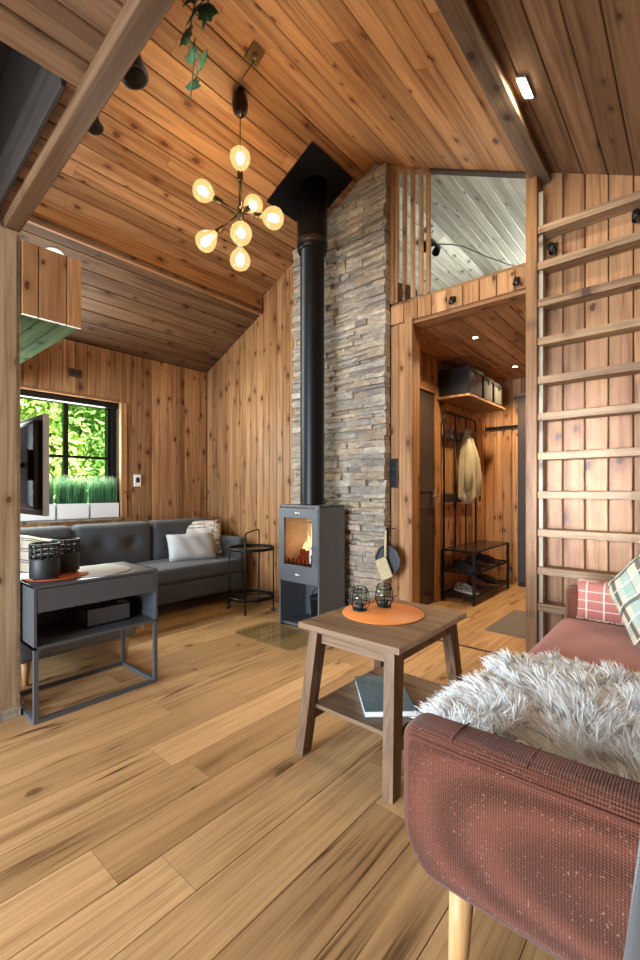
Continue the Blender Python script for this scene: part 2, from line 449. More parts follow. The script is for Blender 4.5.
# window with black sashes, wooden lining and roller blind
win = struct('window_1', B().box(-4.50, -4.43, WY1 - .065, WY1, WZ0, WZ1).box(-4.50, -4.43, WY0, WY0 + .065, WZ0, WZ1).box(-4.50, -4.43, WY0, WY1, WZ0, WZ0 + .06).box(-4.50, -4.43, WY0, WY1, WZ1 - .06, WZ1), BLACK)
B().box(-4.48, -4.44, 1.545, 1.585, WZ0, WZ1).build('mullion', BLACK, win)
B().box(-4.475, -4.445, WY0, WY1, 1.40, 1.425).build('glazing_bar', BLACK, win)
for ya, yb in ((WY0 + .06, 1.545), (1.585, WY1 - .06)):
    for za, zb in ((WZ0 + .05, 1.40), (1.425, WZ1 - .05)):
        B().box(-4.463, -4.459, ya, yb, za, zb).build('pane', GLASS, win)
B().box(-4.42, -4.35, WY0 + .02, WY1 - .005, WZ1 - .06, WZ1 - .005, .01).build('blind_cassette', BLACK, win)
B().box(-4.41, -4.395, WY1 - .045, WY1 - .012, WZ0, WZ1 - .06).build('blind_guide', BLACK, win)
TR = PINE
board(win, 'window_trim', TR, (XW - .01, WY1 + .06, WZ1 - .005), (0, -1, 0), (0, 0, 1), WY1 - WY0 + .12, .075, .028)
board(win, 'window_trim', TR, (XW - .01, WY1 + .06, WZ0 - .075), (0, -1, 0), (0, 0, 1), WY1 - WY0 + .12, .075, .028)
board(win, 'window_trim', PINE, (XW - .01, WY1 + .06, WZ0), (0, 0, 1), (0, -1, 0), WZ1 - WZ0 - .005, .06, .028)
B().box(-4.43, XW + .018, WY0, WY1, WZ0 - .02, WZ0 + .0).build('sill', PINE_G, win)
B().box(-4.43, XW, WY1, WY1 + .015, WZ0, WZ1).build('reveal_side', PINE_Z, win)
B().box(-4.43, XW, WY0, WY1, WZ1, WZ1 + .015).build('reveal_head', PINE_Y, win)

# ------------------------------------------------------------------ gable wall
DL, DR, DZ = -1.673, -.80, 2.385    # hall doorway
b = B()
def gprism(pts): b.prism(pts, -(YB + .135), -(YB + .018), Matrix.Rotation(R(90), 4, 'X'))
gprism([(-4.5, -.1), (DL - .01, -.1), (DL - .01, roof(DL) - .9), (-1.86, roof(-1.86) - .9), (-1.86, roof(-1.86) + .05), (RX, RZ + .05), (XB, roof(XB) + .05), (-4.5, lowroof(-4.5) + .05)])
gprism([(DR, -.1), (XR + .2, -.1), (XR + .2, roof(XR + .2) + .05), (DR, roof(DR) + .05)])
gprism([(-1.86, DZ), (DR, DZ), (DR, 2.57), (-1.86, 2.57)])
wall_back = struct('wall_back', b, GAPDARK)
x = XW + .002
def top(x): return lowroof(x) if x < XB else roof(x)
while x < -2.845:
    w = min(random.choice((.09, .098, .104, .11)), -2.84 - x)
    if w < .02: break
    a, c = x, x + w - .003
    if a < XB < c: a1, c1 = lowroof(a), lowroof(c)
    else: a1, c1 = top(a), top(c)
    o = vboard(wall_back, PINE, YB + .018, a, w - .003, 0, a1, c1, 'back'); x += w
for a, w, m in ((-1.845, .075, PINE_G), (-1.77, .062, PINE)): vboard(wall_back, m if 0 else PINE, YB + .018, a, w - .003, 0, 2.39, 2.39, 'back')
x = -.74
while x < XR:
    w = .118
    vboard(wall_back, PINE_B, YB + .018, x, w - .005, 0, roof(x) - .0, roof(x + w), 'back'); x += w
# doorway casing and jamb
vboard(wall_back, PINE, YB + .004, DL - .035, .062, 0, DZ + .03, None, 'back', .026).name = 'door_casing'
B().box(DL - .012, DL + .002, YB + .018, YB + .15, 0, DZ).build('door_jamb', PINE_Z, wall_back)
B().box(DL, DR, YB, YB + .15, DZ - .014, DZ).build('door_head', PINE_C, wall_back)
# loft parapet over the doorway: rails with short boards between
board(wall_back, 'parapet_rail', PINE, (-.82, YB + .018, 2.545), (-1, 0, 0), (0, 0, 1), 1.03, .03, .034)
board(wall_back, 'parapet_rail', PINE, (-.82, YB + .018, DZ - .012), (-1, 0, 0), (0, 0, 1), 1.0, .034, .030)
x = -1.845
while x < DR - .03:
    w = min(.118, DR - x)
    vboard(wall_back, PINE, YB + .018, x, w - .006, DZ + .02, 2.547, None, 'back', .02); x += w
# slatted screen by the stone, frame of the loft opening
for i, xx in enumerate((-1.795, -1.725, -1.655, -1.585, -1.525)):
    B().box(xx - .013, xx + .013, YB - .005, YB + .03, 2.57, roof(xx) - .005, .003).build('screen_slat', PINE_Z, wall_back)
B().box(-1.845, -1.812, YB - .01, YB + .05, 2.57, roof(-1.83), .003).build('screen_post', PINE_Z, wall_back)
def slanted(name, xa, xb, h, y0, y1, mat, dz=0):
    B().prism([(xa, roof(xa) - h - dz), (xb, roof(xb) - h - dz), (xb, roof(xb) - dz), (xa, roof(xa) - dz)], -y1, -y0, Matrix.Rotation(R(90), 4, 'X')).build(name, mat, wall_back)
slanted('screen_head', -1.845, -1.51, .03, YB - .012, YB + .05, PINE_Y)
slanted('opening_trim', -1.51, -.82, .022, YB - .004, YB + .05, plain('dark_trim', '#3a2a1e', .6))
# door post that also carries the ladder
B().box(-.806, -.742, 2.895, YB + .15, 0, roof(-.80) - .03, .004).build('door_post', wood('post_brown', '#9c7148', '#5f4027', '#38200f', .5, .1, axis='Z'), wall_back)
# baseboards
B().box(XW, -3.0, YB - .012, YB, 0, .06).build('baseboard_back', PINE_Y, None, kind='structure')

# ------------------------------------------------------------------ stone chimney breast
SX0, SX1, SY = -2.84, -1.845, 2.93
b = B(); b.prism([(SX0 + .02, 0), (SX1 - .02, 0), (SX1 - .02, roof(SX1) - .02), (RX, RZ - .02), (SX0 + .02, roof(SX0) - .02)], -(YB + .01), -(SY + .018), Matrix.Rotation(R(90), 4, 'X'))
chim = struct('wall_chimney', b, plain('mortar_grey', '#7a736a', .95, bump=.5))
def stone_mat(small=False):
    t = NT('ledge_stone_small' if small else 'ledge_stone')
    r = t.rnd()
    if small:
        g = t.new('ShaderNodeNewGeometry'); r = g.outputs['Random Per Island']
    v = t.coords(); n = t.noise(v, 26, 6, .65, .4); n2 = t.noise(v, 7, 2)
    base = t.ramp(r, [(0., lin('#948b80')), (.25, lin('#c4bbb0')), (.45, lin('#b2a08a')), (.62, lin('#d4c3ab')), (.8, lin('#a1978a')), (1., lin('#ded3c2'))])
    col = t.mix(t.rng(n, .3, .72), t.mix(.55, base, lin('#453e38')), base)
    col = t.mix(t.rng(n2, .58, .75, 0, .5), col, lin('#a88b70'))
    t.link(col, t.b.inputs['Base Color']); t.b.inputs['Roughness'].default_value = .85
    t.bump(n, 1., .02); return t.m
STONE = stone_mat(); STONE_S = stone_mat(True); STONES = []
def stone(x0, x1, z0, z1a, z1b, big):
    nx = 3; vs = []; fs = []
    d = SY + .018 - random.uniform(.004, .042)
    w = x1 - x0; tilt = random.uniform(-.006, .006)
    for j in range(3):
        for i in range(nx + 1):
            u = i / nx; zt = z1a + (z1b - z1a) * u; z = z0 + (zt - z0) * j / 2
            jx = 0 if i in (0, nx) else random.uniform(-.01, .01); jz = random.uniform(-.0025, .0025)
            edge = .007 if (i in (0, nx) or j in (0, 2)) else 0
            vs.append((x0 + w * u + jx - (x0 + x1) / 2, d + edge + random.uniform(-.006, .006) + tilt * (j - 1) - SY, z + jz - z0))
    m = len(vs)
    per = [0, 1, 2, 3, 7, 11, 10, 9, 8, 4]
    for p in per: vs.append((vs[p][0], .078, vs[p][2]))
    for j in range(2):
        for i in range(nx):
            a = j * (nx + 1) + i; fs.append((a, a + 1, a + nx + 2, a + nx + 1))
    for k in range(len(per)): fs.append((per[k], m + k, m + (k + 1) % len(per), per[(k + 1) % len(per)]))
    STONES.append((w * (z1a + z1b - 2 * z0), vs, fs, ((x0 + x1) / 2, SY, z0)))
z = 0.003; G = .0035; ns = 0
while z < RZ - .03:
    h = random.choice((.028, .032, .036, .042, .046, .052, .06))
    x = SX0 - random.uniform(0, .012)
    while x < SX1 - .01:
        w = random.uniform(.09, .32)
        x1 = x + w
        if x1 > SX1 - .09: x1 = SX1 + random.uniform(-.004, .004)
        ta, tb = min(z + h, roof(x) - .003), min(z + h, roof(x1) - .003)
        if x < RX < x1: ta = tb = min(ta, tb)
        if min(ta, tb) - z > .01:
            stone(x + G / 2, x1 - G / 2, z, ta - G, tb - G, 0); ns += 1
        elif max(ta, tb) - z > .012 and min(ta, tb) > z: stone(x + G / 2, x1 - G / 2, z, max(ta - G, z + .003), max(tb - G, z + .003), 0); ns += 1
        x = x1
    z += h
STONES.sort(key=lambda q: -q[0])
rv, rf = [], []
for k, (ar, vs, fs, loc) in enumerate(STONES):
    if k < 300:
        me = bpy.data.meshes.new('stone'); me.from_pydata(vs, [], fs)
        obj('stone', me, STONE, chim, loc=loc)
    else:
        n0 = len(rv); rv += [(v[0] + loc[0], v[1] + loc[1], v[2] + loc[2]) for v in vs]; rf += [tuple(n0 + q for q in f) for f in fs]
if rv:
    me = bpy.data.meshes.new('small_stones'); me.from_pydata(rv, [], rf); obj('small_stones', me, STONE_S, chim, kind='stuff')

# ------------------------------------------------------------------ hall behind the doorway and loft floor above it
HX, HY = -1.95, 5.35
hall_l = struct('wall_hall_left', B().box(HX - .12, HX - .018, YB + .15, HY + .1, -.1, 2.6), GAPDARK)
hall_b = struct('wall_hall_back', B().box(HX - .12, 0, HY + .018, HY + .12, -.1, 2.6), GAPDARK)
hall_r = struct('wall_hall_right', B().box(-.55, -.45, YB + .15, HY + .1, -.1, 2.6), plain('hall_wall_pine', '#a97b4e', .6, var=.1, nscale=6))
y = HY
while y > YB + .14:
    w = .1; a = y - w
    if 3.22 < (a + y) / 2 < 4.02: vboard(hall_l, PINE, HX - .018, a, w - .004, 2.05, 2.385)
    else: vboard(hall_l, PINE, HX - .018, a, w - .004, 0, 2.385)
    y = a
x = HX + .001
while x < -.56:
    vboard(hall_b, PINE, HY + .018, x, .1, 0, 2.385, None, 'back'); x += .104
hall_c = struct('ceiling_hall', B().box(-2.1, -.45, YB + .1, 5.45, 2.405, 2.54), GAPDARK)
x = HX
while x < -.56:
    board(hall_c, 'ceiling_board', PINE_C, (x, HY, 2.405), (0, -1, 0), (-1, 0, 0), HY - YB - .12, .116, .02).location.x = x + .116
    x += .12
d1 = struct('door_1', B().box(HX - .03, HX - .008, 3.22, 4.02, .0, 2.05), DOORDK)
for za, zb in ((.12, .95), (1.08, 1.93)):
    for ya, yb in ((3.30, 3.58), (3.66, 3.94)):
        B().box(HX - .01, HX + .001, ya, yb, za, zb, .006).build('door_panel', DOORDK, d1)
B().box(HX - .008, HX + .012, 4.0, 4.10, 0, 2.11, .003).build('door_casing', PINE_Z, d1)
B().box(HX - .008, HX + .012, 3.15, 4.0, 2.04, 2.11, .003).build('door_casing', PINE_Y, d1)
B().box(HX, HX + .03, 3.93, 3.955, .94, 1.10, .004).tube([(HX + .01, 3.945, 1.04), (HX + .055, 3.945, 1.04), (HX + .055, 3.84, 1.04)], .009).build('door_handle', CHROME, d1)

# ------------------------------------------------------------------ near loft, partition and the wall behind the camera
loft = struct('ceiling_loft', B().box(-1.57, XR - .05, YF + .15, .585, 2.435, 2.55), GAPDARK)
x = -1.57
while x < XR - .1:
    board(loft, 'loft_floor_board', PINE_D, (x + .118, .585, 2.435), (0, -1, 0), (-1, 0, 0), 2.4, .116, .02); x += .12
B().box(-2.62, XR - .05, .585, .65, 2.36, 2.56, .004).build('edge_beam', wood('edge_beam_brown', '#74563d', '#4a3424', '#38200f', .5, .1), loft)
B().box(-2.62, -1.575, .54, .556, 2.40, 2.60, .003).build('joist', wood('joist_grey', '#352c26', '#231c18', None, .6, .1), loft)
x = -2.62
while x < -1.6:
    board(loft, 'loft_floor_board', PINE_D, (x + .1, .585, 2.435), (0, -1, 0), (-1, 0, 0), .029, .098, .02); x += .105
DKW = wood('void_dark_wood', '#2a1d14', '#160e09', None, .7, .2, axis='Z')
cup = B().box(-2.66, -1.55, -.7, .58, 3.0, 3.04).box(-2.66, -1.55, .556, .58, 2.455, 3.0).box(-1.57, -1.55, -.7, .556, 2.55, 3.0).box(-2.66, -1.57, -.72, -.7, 2.3, 3.0).build('loft_dark_box', DKW, loft)  # closed box added to keep lamplight out, so the void stays dark
y = .55
while y > -.7:
    B().box(-2.66, -2.62, y - .1, y - .004, 2.3, 3.0).build('void_board', DKW, loft); y -= .1
loft.rotation_euler = (0, 0, -.041); loft.location = (0, -.073, 0)
part = struct('wall_partition', B().box(-2.62, -2.528, -.55, .66, 0, 2.36), GAPDARK)
y = .68
first = True
while y > -.5:
    w = .118 if first else .12; a = y - w; first = False
    board(part, 'wall_board', PINE_P, (-2.528, y, 0), (0, 0, 1), (0, -1, 0), 2.355, w - .003, .018); y = a
B().box(-2.62, -2.51, .66, .68, 0, 2.34, .003).build('end_board', PINE_P, part)
B().box(-2.515, -2.498, -.55, .68, 0, .05, .003).build('baseboard', PINE_G, part)
bulk = struct('wall_bulkhead', B().box(-4.3, -2.53, .69, .955, 1.985, 2.31), GAPDARK)
for ya, w in ((.682, .075), (.757, .13), (.887, .073)):
    board(bulk, 'wall_board', PINE_Z if 0 else PINE, (-2.53, ya + w, 0), (0, 0, 1), (0, -1, 0), 2.325, w - .003, .022, None, 1.966, 1.966)
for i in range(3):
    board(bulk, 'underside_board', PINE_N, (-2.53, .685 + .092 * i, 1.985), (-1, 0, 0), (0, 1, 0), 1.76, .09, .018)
wall_r = struct('wall_right', B().box(XR, XR + .15, YF, YB + .2, -.1, 2.75), plain('pine_right_wall', '#a97b4e', .6, var=.12, nscale=5))
b = B(); b.box(-4.5, -3.7, YF - .15, YF, -.1, 2.3).box(-.35, XR + .2, YF - .15, YF, -.1, 2.3).prism([(-4.5, 2.2), (XR + .2, 2.2), (XR + .2, 2.6), (RX, RZ + .1), (-4.5, 2.6)], -YF, -YF + .15, Matrix.Rotation(R(90), 4, 'X'))
wall_f = struct('wall_front', b, plain('pine_front_wall', '#a97b4e', .6, var=.12, nscale=5))
d2 = struct('door_2', B().box(-3.7, -3.63, YF - .1, YF - .03, 0, 2.2).box(-.42, -.35, YF - .1, YF - .03, 0, 2.2).box(-2.08, -1.98, YF - .1, YF - .03, 0, 2.2).box(-3.7, -.35, YF - .1, YF - .03, 2.13, 2.2).box(-3.7, -.35, YF - .1, YF - .03, 0, .08), BLACK)
for xa, xb in ((-3.63, -2.08), (-1.98, -.42)): B().box(xa, xb, YF - .07, YF - .064, .08, 2.13).build('pane', GLASS, d2)
struct('wall_shade_block', B().box(-.22, XR, -.75, -.62, 0, 2.43), bpy.data.materials['pine_right_wall'])  # unseen wall added to shade the right of the sofa arm
struct('wall_loft_back', B().box(-2.9, -1.4, 5.36, 5.46, 2.54, 3.9).box(-.5, XR, 5.36, 5.46, 2.54, 3.2).box(-1.4, -.5, 5.36, 5.46, 3.1, 3.7), plain('loft_wall_pale', '#b9b5aa', .7))
struct('wall_loft_left', B().box(-2.85, -2.75, YB + .13, 5.46, 2.4, 3.45), plain('loft_side_pale', '#b9b5aa', .7))
struct('wall_loft_right', B().box(-.5, -.42, YB + .13, 5.46, 2.4, 3.1), plain('loft_side_pale_right', '#b9b5aa', .7))
struct('floor_loft', B().box(-2.85, -.45, YB + .14, 5.4, 2.535, 2.56), plain('loft_floor_pale', '#b9b0a0', .6))

# ================================================================== LARGE THINGS
# ------------------------------------------------------------------ wood stove
t = thing('wood_stove', 'dark grey steel wood-burning stove with glass fire door against stone wall', 'stove', (-2.385, 2.68, 0))
sw, sd, sh = .215, .16, .975
b = B(); b.box(-sw, -sw + .014, -sd, sd, 0, sh, .003).box(sw - .014, sw, -sd, sd, 0, sh, .003)
b.box(-sw + .014, sw - .014, sd - .014, sd, 0, sh).box(-sw + .014, sw - .014, -sd + .02, sd, .36, .385).box(-sw + .014, sw - .014, -sd + .03, sd - .014, .012, .03)
b.build('body', STEELB, t)
B().box(-sw, sw, -sd, sd, sh - .012, sh + .006, .003).box(.14, .20, -.01, .03, sh + .004, sh + .009).build('top_plate', STEELB, t)
# fire door: frame of four bars round the glass
fy0, fy1 = -sd - .012, -sd + .012
gx, gz0, gz1 = .150, .505, .880
b = B(); b.box(-sw + .006, -gx, fy0, fy1, .375, .955, .003).box(gx, sw - .006, fy0, fy1, .375, .955, .003).box(-gx, gx, fy0, fy1, .375, gz0, .002).box(-gx, gx, fy0, fy1, gz1, .955, .002)
fd = b.build('fire_door', STEELB, t)
B().box(-gx, gx, -sd - .004, -sd, gz0, gz1).build('door_glass', glass_mat('fire_glass', '#fff1e0', .14, .02, .95), fd)
B().box(gx - .004, gx + .012, fy0 - .028, fy0 - .016, .54, .68, .003).box(gx, gx + .008, fy0 - .02, fy0, .56, .575).box(gx, gx + .008, fy0 - .02, fy0, .645, .66).build('door_handle', CHROME, fd)
for zz in (.918, .43): B().lathe([(0, .008), (.02, .006), (.026, 0)], 16, Matrix.Translation((-.0, fy0, zz)) @ Matrix.Rotation(R(90), 4, 'X') @ Matrix.Diagonal((1, .45, 1, 1))).build('air_knob', CHROME, fd)
FB = plain('firebrick', '#d9d3c8', .9, var=.15, nscale=30)
b = B(); b.box(-gx - .03, gx + .03, sd - .03, sd - .015, .39, sh - .015).box(-gx - .04, -gx - .02, -sd + .012, sd - .015, .39, sh - .015).box(gx + .02, gx + .04, -sd + .012, sd - .015, .39, sh - .015).box(-gx - .04, gx + .04, -sd + .012, sd, .385, .47)
fb = b.build('firebox_lining', FB, t)
for zz in (.60, .71, .82):
    B().box(-gx - .02, gx + .02, sd - .034, sd - .029, zz, zz + .006).build('joint', GAPDARK, fb)
B().box(-gx, gx, -sd + .015, -sd + .03, .505, .53).build('log_guard', IRON, t)
for i in range(7): B().box(-.14 + i * .042, -.12 + i * .042, -sd + .013, -sd + .032, .525, .55, .002).build('guard_tooth', plain('ember_red', '#7a2a20', .8) if i == 0 else bpy.data.materials['ember_red'], t)
for a, bb, rr in (((-.1, -.05, .53), (.09, .03, .55), .035), ((-.07, .06, .53), (.12, -.02, .54), .03), ((-.11, .0, .585), (.06, .02, .60), .03)):
    B().tube([a, bb], rr, 9).build('log', plain('charred_log', '#4d2c22', .9, emit='#ff5a1e', es=.08) if 'charred_log' not in bpy.data.materials else bpy.data.materials['charred_log'], t)
FL = plain('flame', '#ffb060', .5, emit='#ffd39a', es=2.2)
for (fx, fyy, fz, hh, rr) in ((-.04, 0, .585, .16, .022), (.0, .01, .59, .22, .024), (.035, -.005, .585, .17, .02), (.075, .01, .58, .11, .02), (-.085, .01, .58, .10, .018), (.015, -.03, .575, .12, .016)):
    pts = [(fx + .012 * math.sin(5 * k / 6 + fx * 40) * k / 6, fyy, fz + hh * k / 6) for k in range(7)]
    B().tube(pts, [rr * q for q in (.5, 1, .95, .75, .5, .25, .04)], 8).build('flame', FL, t)
light('stove_fire', 'POINT', (-2.38, 2.66, .70), (0, 0, 0), .1, (1, .7, .4), shadow_soft_size=.05)
# ash bucket in the open base
t = thing('ash_bucket', 'black ash bucket standing inside the open stove base', 'bucket', (-2.31, 2.70, .031))
B().lathe([(0, 0), (.07, 0), (.085, .2), (.09, .2), (.09, .205), (.08, .205), (.066, .01), (0, .01)], 20).build('body', IRON, t)
B().lathe([(0, .235), (.03, .232), (.085, .212), (.088, .206), (0, .206)], 20).build('lid', IRON, t)
B().tube([(.09 * math.cos(q), 0, .20 + .085 * math.sin(q) * .9) for q in [math.pi * k / 10 for k in range(11)]], .004, 6).build('bail', IRON, t)
# flue
t = thing('stove_flue', 'round black flue pipe rising from stove to sloped ceiling', 'flue', (-2.362, 2.66, .986))
px, py = -2.362, 2.66
B().lathe([(.097, .0), (.097, 2.2), (.1, 2.2), (.1, 2.205), (0, 2.205)], 28).build('pipe', PIPE_M, t)
zt = roof(px) - .982
B().lathe([(.1, 2.03), (.116, 2.03), (.122, 2.05), (.122, zt + .06), (0, zt + .06)], 28).build('insulated_pipe', PIPE_M, t)
B().lathe([(.1225, 2.075), (.124, 2.08), (.124, 2.115), (.1225, 2.12)], 28).build('clamp_band', plain('band_steel', '#4a4a4c', .35, .9), t)
ang = math.atan(SL)
M = Matrix.Translation((-2.365 - px, 2.64 - py, roof(-2.365) - .982 - .012)) @ Matrix.Rotation(-ang, 4, 'Y')
B().box(-.27, .27, -.25, .25, -.006, .006, 0, mat=M).build('ceiling_plate', PIPE_M, t)
# glass hearth plate
b = B(); pl = [(-.3, -.15), (.3, -.15), (.3, .15), (-.3, .15)]
def rrect(w, h, r, n=6):
    o = []
    for cx, cy, a0 in ((w - r, h - r, 0), (-w + r, h - r, 90), (-w + r, -h + r, 180), (w - r, -h + r, 270)):
        for k in range(n + 1): q = R(a0 + 90 * k / n); o.append((cx + r * math.cos(q), cy + r * math.sin(q)))
    return o
b.prism(rrect(.31, .185, .05), 0, .008)
b.build('hearth_plate', GLASS_F, None, loc=(-2.41, 2.325, .001), label='clear glass hearth plate on wood floor before stove', cat='hearth plate')

# ------------------------------------------------------------------ grey corner sofa
t = thing('corner_sofa', 'charcoal fabric corner sofa under the window with tufted back cushions', 'sofa', (0, 0, 0))
SY1 = 2.93
B().rbox(-4.24, -3.45, .75, SY1 - .1, .12, .285, .02, 4).build('base', CHAR, t)
def dome(amt):
    def f(p, H):
        if p.z > 0: p.z += amt * (1 - (p.x / H[0]) ** 2) * (1 - (p.y / H[1]) ** 2)
        return p
    return f
for ya, yb in ((1.40, 2.82),): B().rbox(-4.1, -3.43, ya, yb, .288, .42, .04, 8, dome(.012)).build('seat_cushion', CHAR, t)
B().rbox(-4.26, -3.48, SY1 - .11, SY1, .10, .62, .03, 5).build('armrest', CHAR, t)
B().rbox(-4.27, -4.12, .75, SY1 - .1, .12, .70, .03, 5).build('back_frame', CHAR, t)
cush = [(.80, 1.455), (1.465, 2.15), (2.16, 2.82)]
for ya, yb in cush:
    cy = (ya + yb) / 2; hw = (yb - ya) / 2
    tufts = [(-hw * .4, .02), (hw * .4, .02)] if hw > .3 else [(0, .02)]
    def tf(p, H, tufts=tufts):
        if p.x > 0:
            p.x += .03 * (1 - (p.y / H[1]) ** 2) * (1 - (p.z / H[2]) ** 2)
            for ty, tz in tufts: p.x -= .05 * math.exp(-((p.y - ty) ** 2 + (p.z - tz) ** 2) / .0035)
        return p
    c = B().rbox(-4.14, -3.95, ya, yb, .40, .80, .05, 16, tf).build('back_cushion', CHAR, t)
    for ty, tz in tufts:
        B().lathe([(0, .01), (.008, .008), (.012, 0)], 10, Matrix.Translation((-3.967 + .005, cy + ty, .61 + tz)) @ Matrix.Rotation(R(90), 4, 'Y')).build('button', CHAR, c)
ch = B().rbox(-3.5, -2.80, .74, 1.42, .14, .30, .03, 5).build('chaise_base', CHAR2, t)
B().rbox(-4.1, -2.80, .74, 1.39, .30, .42, .04, 8, dome(.012)).build('chaise_cushion', CHAR, t)
for lx, ly in ((-2.86, .80), (-2.83, 1.35), (-3.40, 1.35)):
    B().lathe([(0, .145), (.026, .145), (.014, 0), (0, 0)], 12, Matrix.Translation((lx, ly, 0))).build('leg', BEECH, t)
for lx, ly in ((-3.52, 1.9), (-3.52, 2.75), (-4.18, 2.75), (-4.18, 1.0)):
    B().box(lx - .025, lx + .025, ly - .025, ly + .025, 0, .125).build('leg', BLACKP, t)
B().box(-3.452, -3.447, 1.88, 1.90, .20, .27).build('care_tag', WHITE, t)

def basis(loc, normal, up):
    z = Vector(normal).normalized(); u = Vector(up); x = u.cross(z).normalized(); y = z.cross(x)
    M = Matrix((x, y, z)).transposed().to_4x4(); M.translation = Vector(loc); return M
def pillow_obj(name, label, loc, normal, up, w, h, th, mat, cat='pillow', roll=0):
    me = B().pillow(w, h, th, Matrix.Identity(4)).mesh(name)
    o = obj(name, me, mat, None, label, cat); o.matrix_world = basis(loc, normal, up) @ Matrix.Rotation(R(roll), 4, 'Z'); return o
def print_mat():
    t = NT('printed_cotton'); v = t.coords()
    n = t.noise(t.coords((1, 1, 1)), 16, 5, .6, 1.5)
    sep = t.new('ShaderNodeSeparateXYZ'); t.link(v, sep.inputs[0])
    mask = t.rng(t.math('ADD', sep.outputs[0], t.math('MULTIPLY', n, .12)), .145, .165)
    ink = t.math('MULTIPLY', t.math('GREATER_THAN', n, .5), mask)
    # short rows of lettering too small to read
    row = t.math('LESS_THAN', t.math('ABSOLUTE', t.math('SUBTRACT', t.math('FRACT', t.math('MULTIPLY', sep.outputs[1], 26)), .5)), .16)
    inx = t.math('MULTIPLY', t.math('LESS_THAN', sep.outputs[0], .04), t.math('GREATER_THAN', sep.outputs[0], -.17))
    iny = t.math('MULTIPLY', t.math('GREATER_THAN', sep.outputs[1], .07), t.math('LESS_THAN', sep.outputs[1], .17))
    br = t.math('GREATER_THAN', t.noise(t.coords((90, 1, 1)), 1, 1), .42)
    txt = t.math('MULTIPLY', t.math('MULTIPLY', t.math('MULTIPLY', row, inx), iny), br)
    col = t.mix(t.math('MULTIPLY', t.math('MAXIMUM', ink, txt), .75), lin('#efece6'), lin('#4a4744'))
    t.link(col, t.b.inputs['Base Color']); t.b.inputs['Roughness'].default_value = .9; return t.m
def stripe_mat(name, base, bands, axis=1):
    """woven bands: list of (spacing, offset, half width, colour, axis)"""
    t = NT(name); sep = t.new('ShaderNodeSeparateXYZ'); t.link(t.coords(), sep.inputs[0]); col = lin(base)
    wob = t.noise(t.coords(), 60, 2)
    for sp, of, hw, c, ax, st in bands:
        q = t.math('FRACT', t.math('ADD', t.math('MULTIPLY', t.math('ADD', sep.outputs[ax], t.math('MULTIPLY', wob, .002)), 1 / sp), of))
        m = t.math('MULTIPLY', t.math('LESS_THAN', t.math('ABSOLUTE', t.math('SUBTRACT', q, .5)), hw), st)
        col = t.mix(m, col, lin(c))
    t.link(col, t.b.inputs['Base Color']); t.b.inputs['Roughness'].default_value = .92
    t.bump(t.noise(t.coords(), 300, 2), .25, .003); return t.m
pillow_obj('printed_cushion', 'white cushion with dark botanical print at sofa end', (-3.90, 2.66, .60), (.85, -.35, .35), (0, 0, 1), .44, .40, .14, print_mat())
pillow_obj('grey_cushion', 'plain light grey linen cushion leaning on printed cushion', (-3.72, 2.43, .55), (.85, -.25, .45), (0, 0, 1), .46, .28, .14, LGREY)
pillow_obj('striped_cushion', 'cream cushion with thin dark woven stripes on chaise', (-3.84, 1.08, .58), (.8, -.1, .5), (0, .25, 1), .44, .40, .15,
           stripe_mat('cream_striped', '#d8d0bf', [(.09, 0, .05, '#4a463e', 1, .85), (.09, .2, .04, '#4a463e', 1, .85), (.11, 0, .03, '#8a8272', 0, .5)]))
# fleece hanging over the chaise end
def tufts(name, mat, parent, roots, n_seg=3, drift=.15):
    """roots: (point, direction, length, width, sag); every lock a bent tapering ribbon with colour along it"""
    vs, fs, cv = [], [], []
    for p, d, L, w, sag in roots:
        p = Vector(p); d = Vector(d).normalized(); side = d.cross(Vector((random.uniform(-1, 1), random.uniform(-1, 1), random.uniform(-.3, 1)))).normalized()
        i0 = len(vs); q = p.copy(); dd = d.copy(); tn = random.uniform(.85, 1)
        for k in range(n_seg + 1):
            f = k / n_seg; ww = w * (1 - f) ** .6 * (.6 + .8 * f * (1 - f) * 2) if k < n_seg else 0
            if k < n_seg:
                vs.append(q - side * ww / 2); vs.append(q + side * ww / 2); cv += [(f, tn)] * 2
            else: vs.append(q.copy()); cv.append((f, tn))
            dd = (dd + Vector((0, 0, -sag)) + Vector((random.uniform(-drift, drift), random.uniform(-drift, drift), 0))).normalized(); q = q + dd * L / n_seg
        for k in range(n_seg - 1): a = i0 + 2 * k; fs.append((a, a + 1, a + 3, a + 2))
        a = i0 + 2 * (n_seg - 1); fs.append((a, a + 1, a + 2))
    me = bpy.data.meshes.new(name); me.from_pydata(vs, [], fs)
    ca = me.color_attributes.new('along', 'FLOAT_COLOR', 'POINT')
    for i, (f, tn) in enumerate(cv): ca.data[i].color = (f, tn, 0, 1)
    me.polygons.foreach_set('use_smooth', [True] * len(me.polygons)); me.update()
    return obj(name, me, mat, parent, kind='stuff')
def wool_mat(name, root, tip):
    t = NT(name); a = t.new('ShaderNodeAttribute', attribute_name='along'); s = t.new('ShaderNodeSeparateColor'); t.link(a.outputs['Color'], s.inputs[0])
    col = t.mix(t.rng(s.outputs[0], .0, .42), lin(root), lin(tip))
    tn = t.new('ShaderNodeCombineColor')
    for i in range(3): t.link(s.outputs[1], tn.inputs[i])
    t.link(t.mix(1., col, tn.outputs[0], 'MULTIPLY'), t.b.inputs['Base Color']); t.b.inputs['Roughness'].default_value = .8
    t.b.inputs['Specular IOR Level'].default_value = .2; return t.m
WOOL = wool_mat('wool_locks', '#77736e', '#f4f2ee')
t = thing('fleece_throw', 'small white fleece hanging over the chaise end', 'sheepskin', (-2.98, 1.43, .2))
B().rbox(-.12, .14, .0, .03, .0, .24, .014, 3).build('hide', LGREY, t)
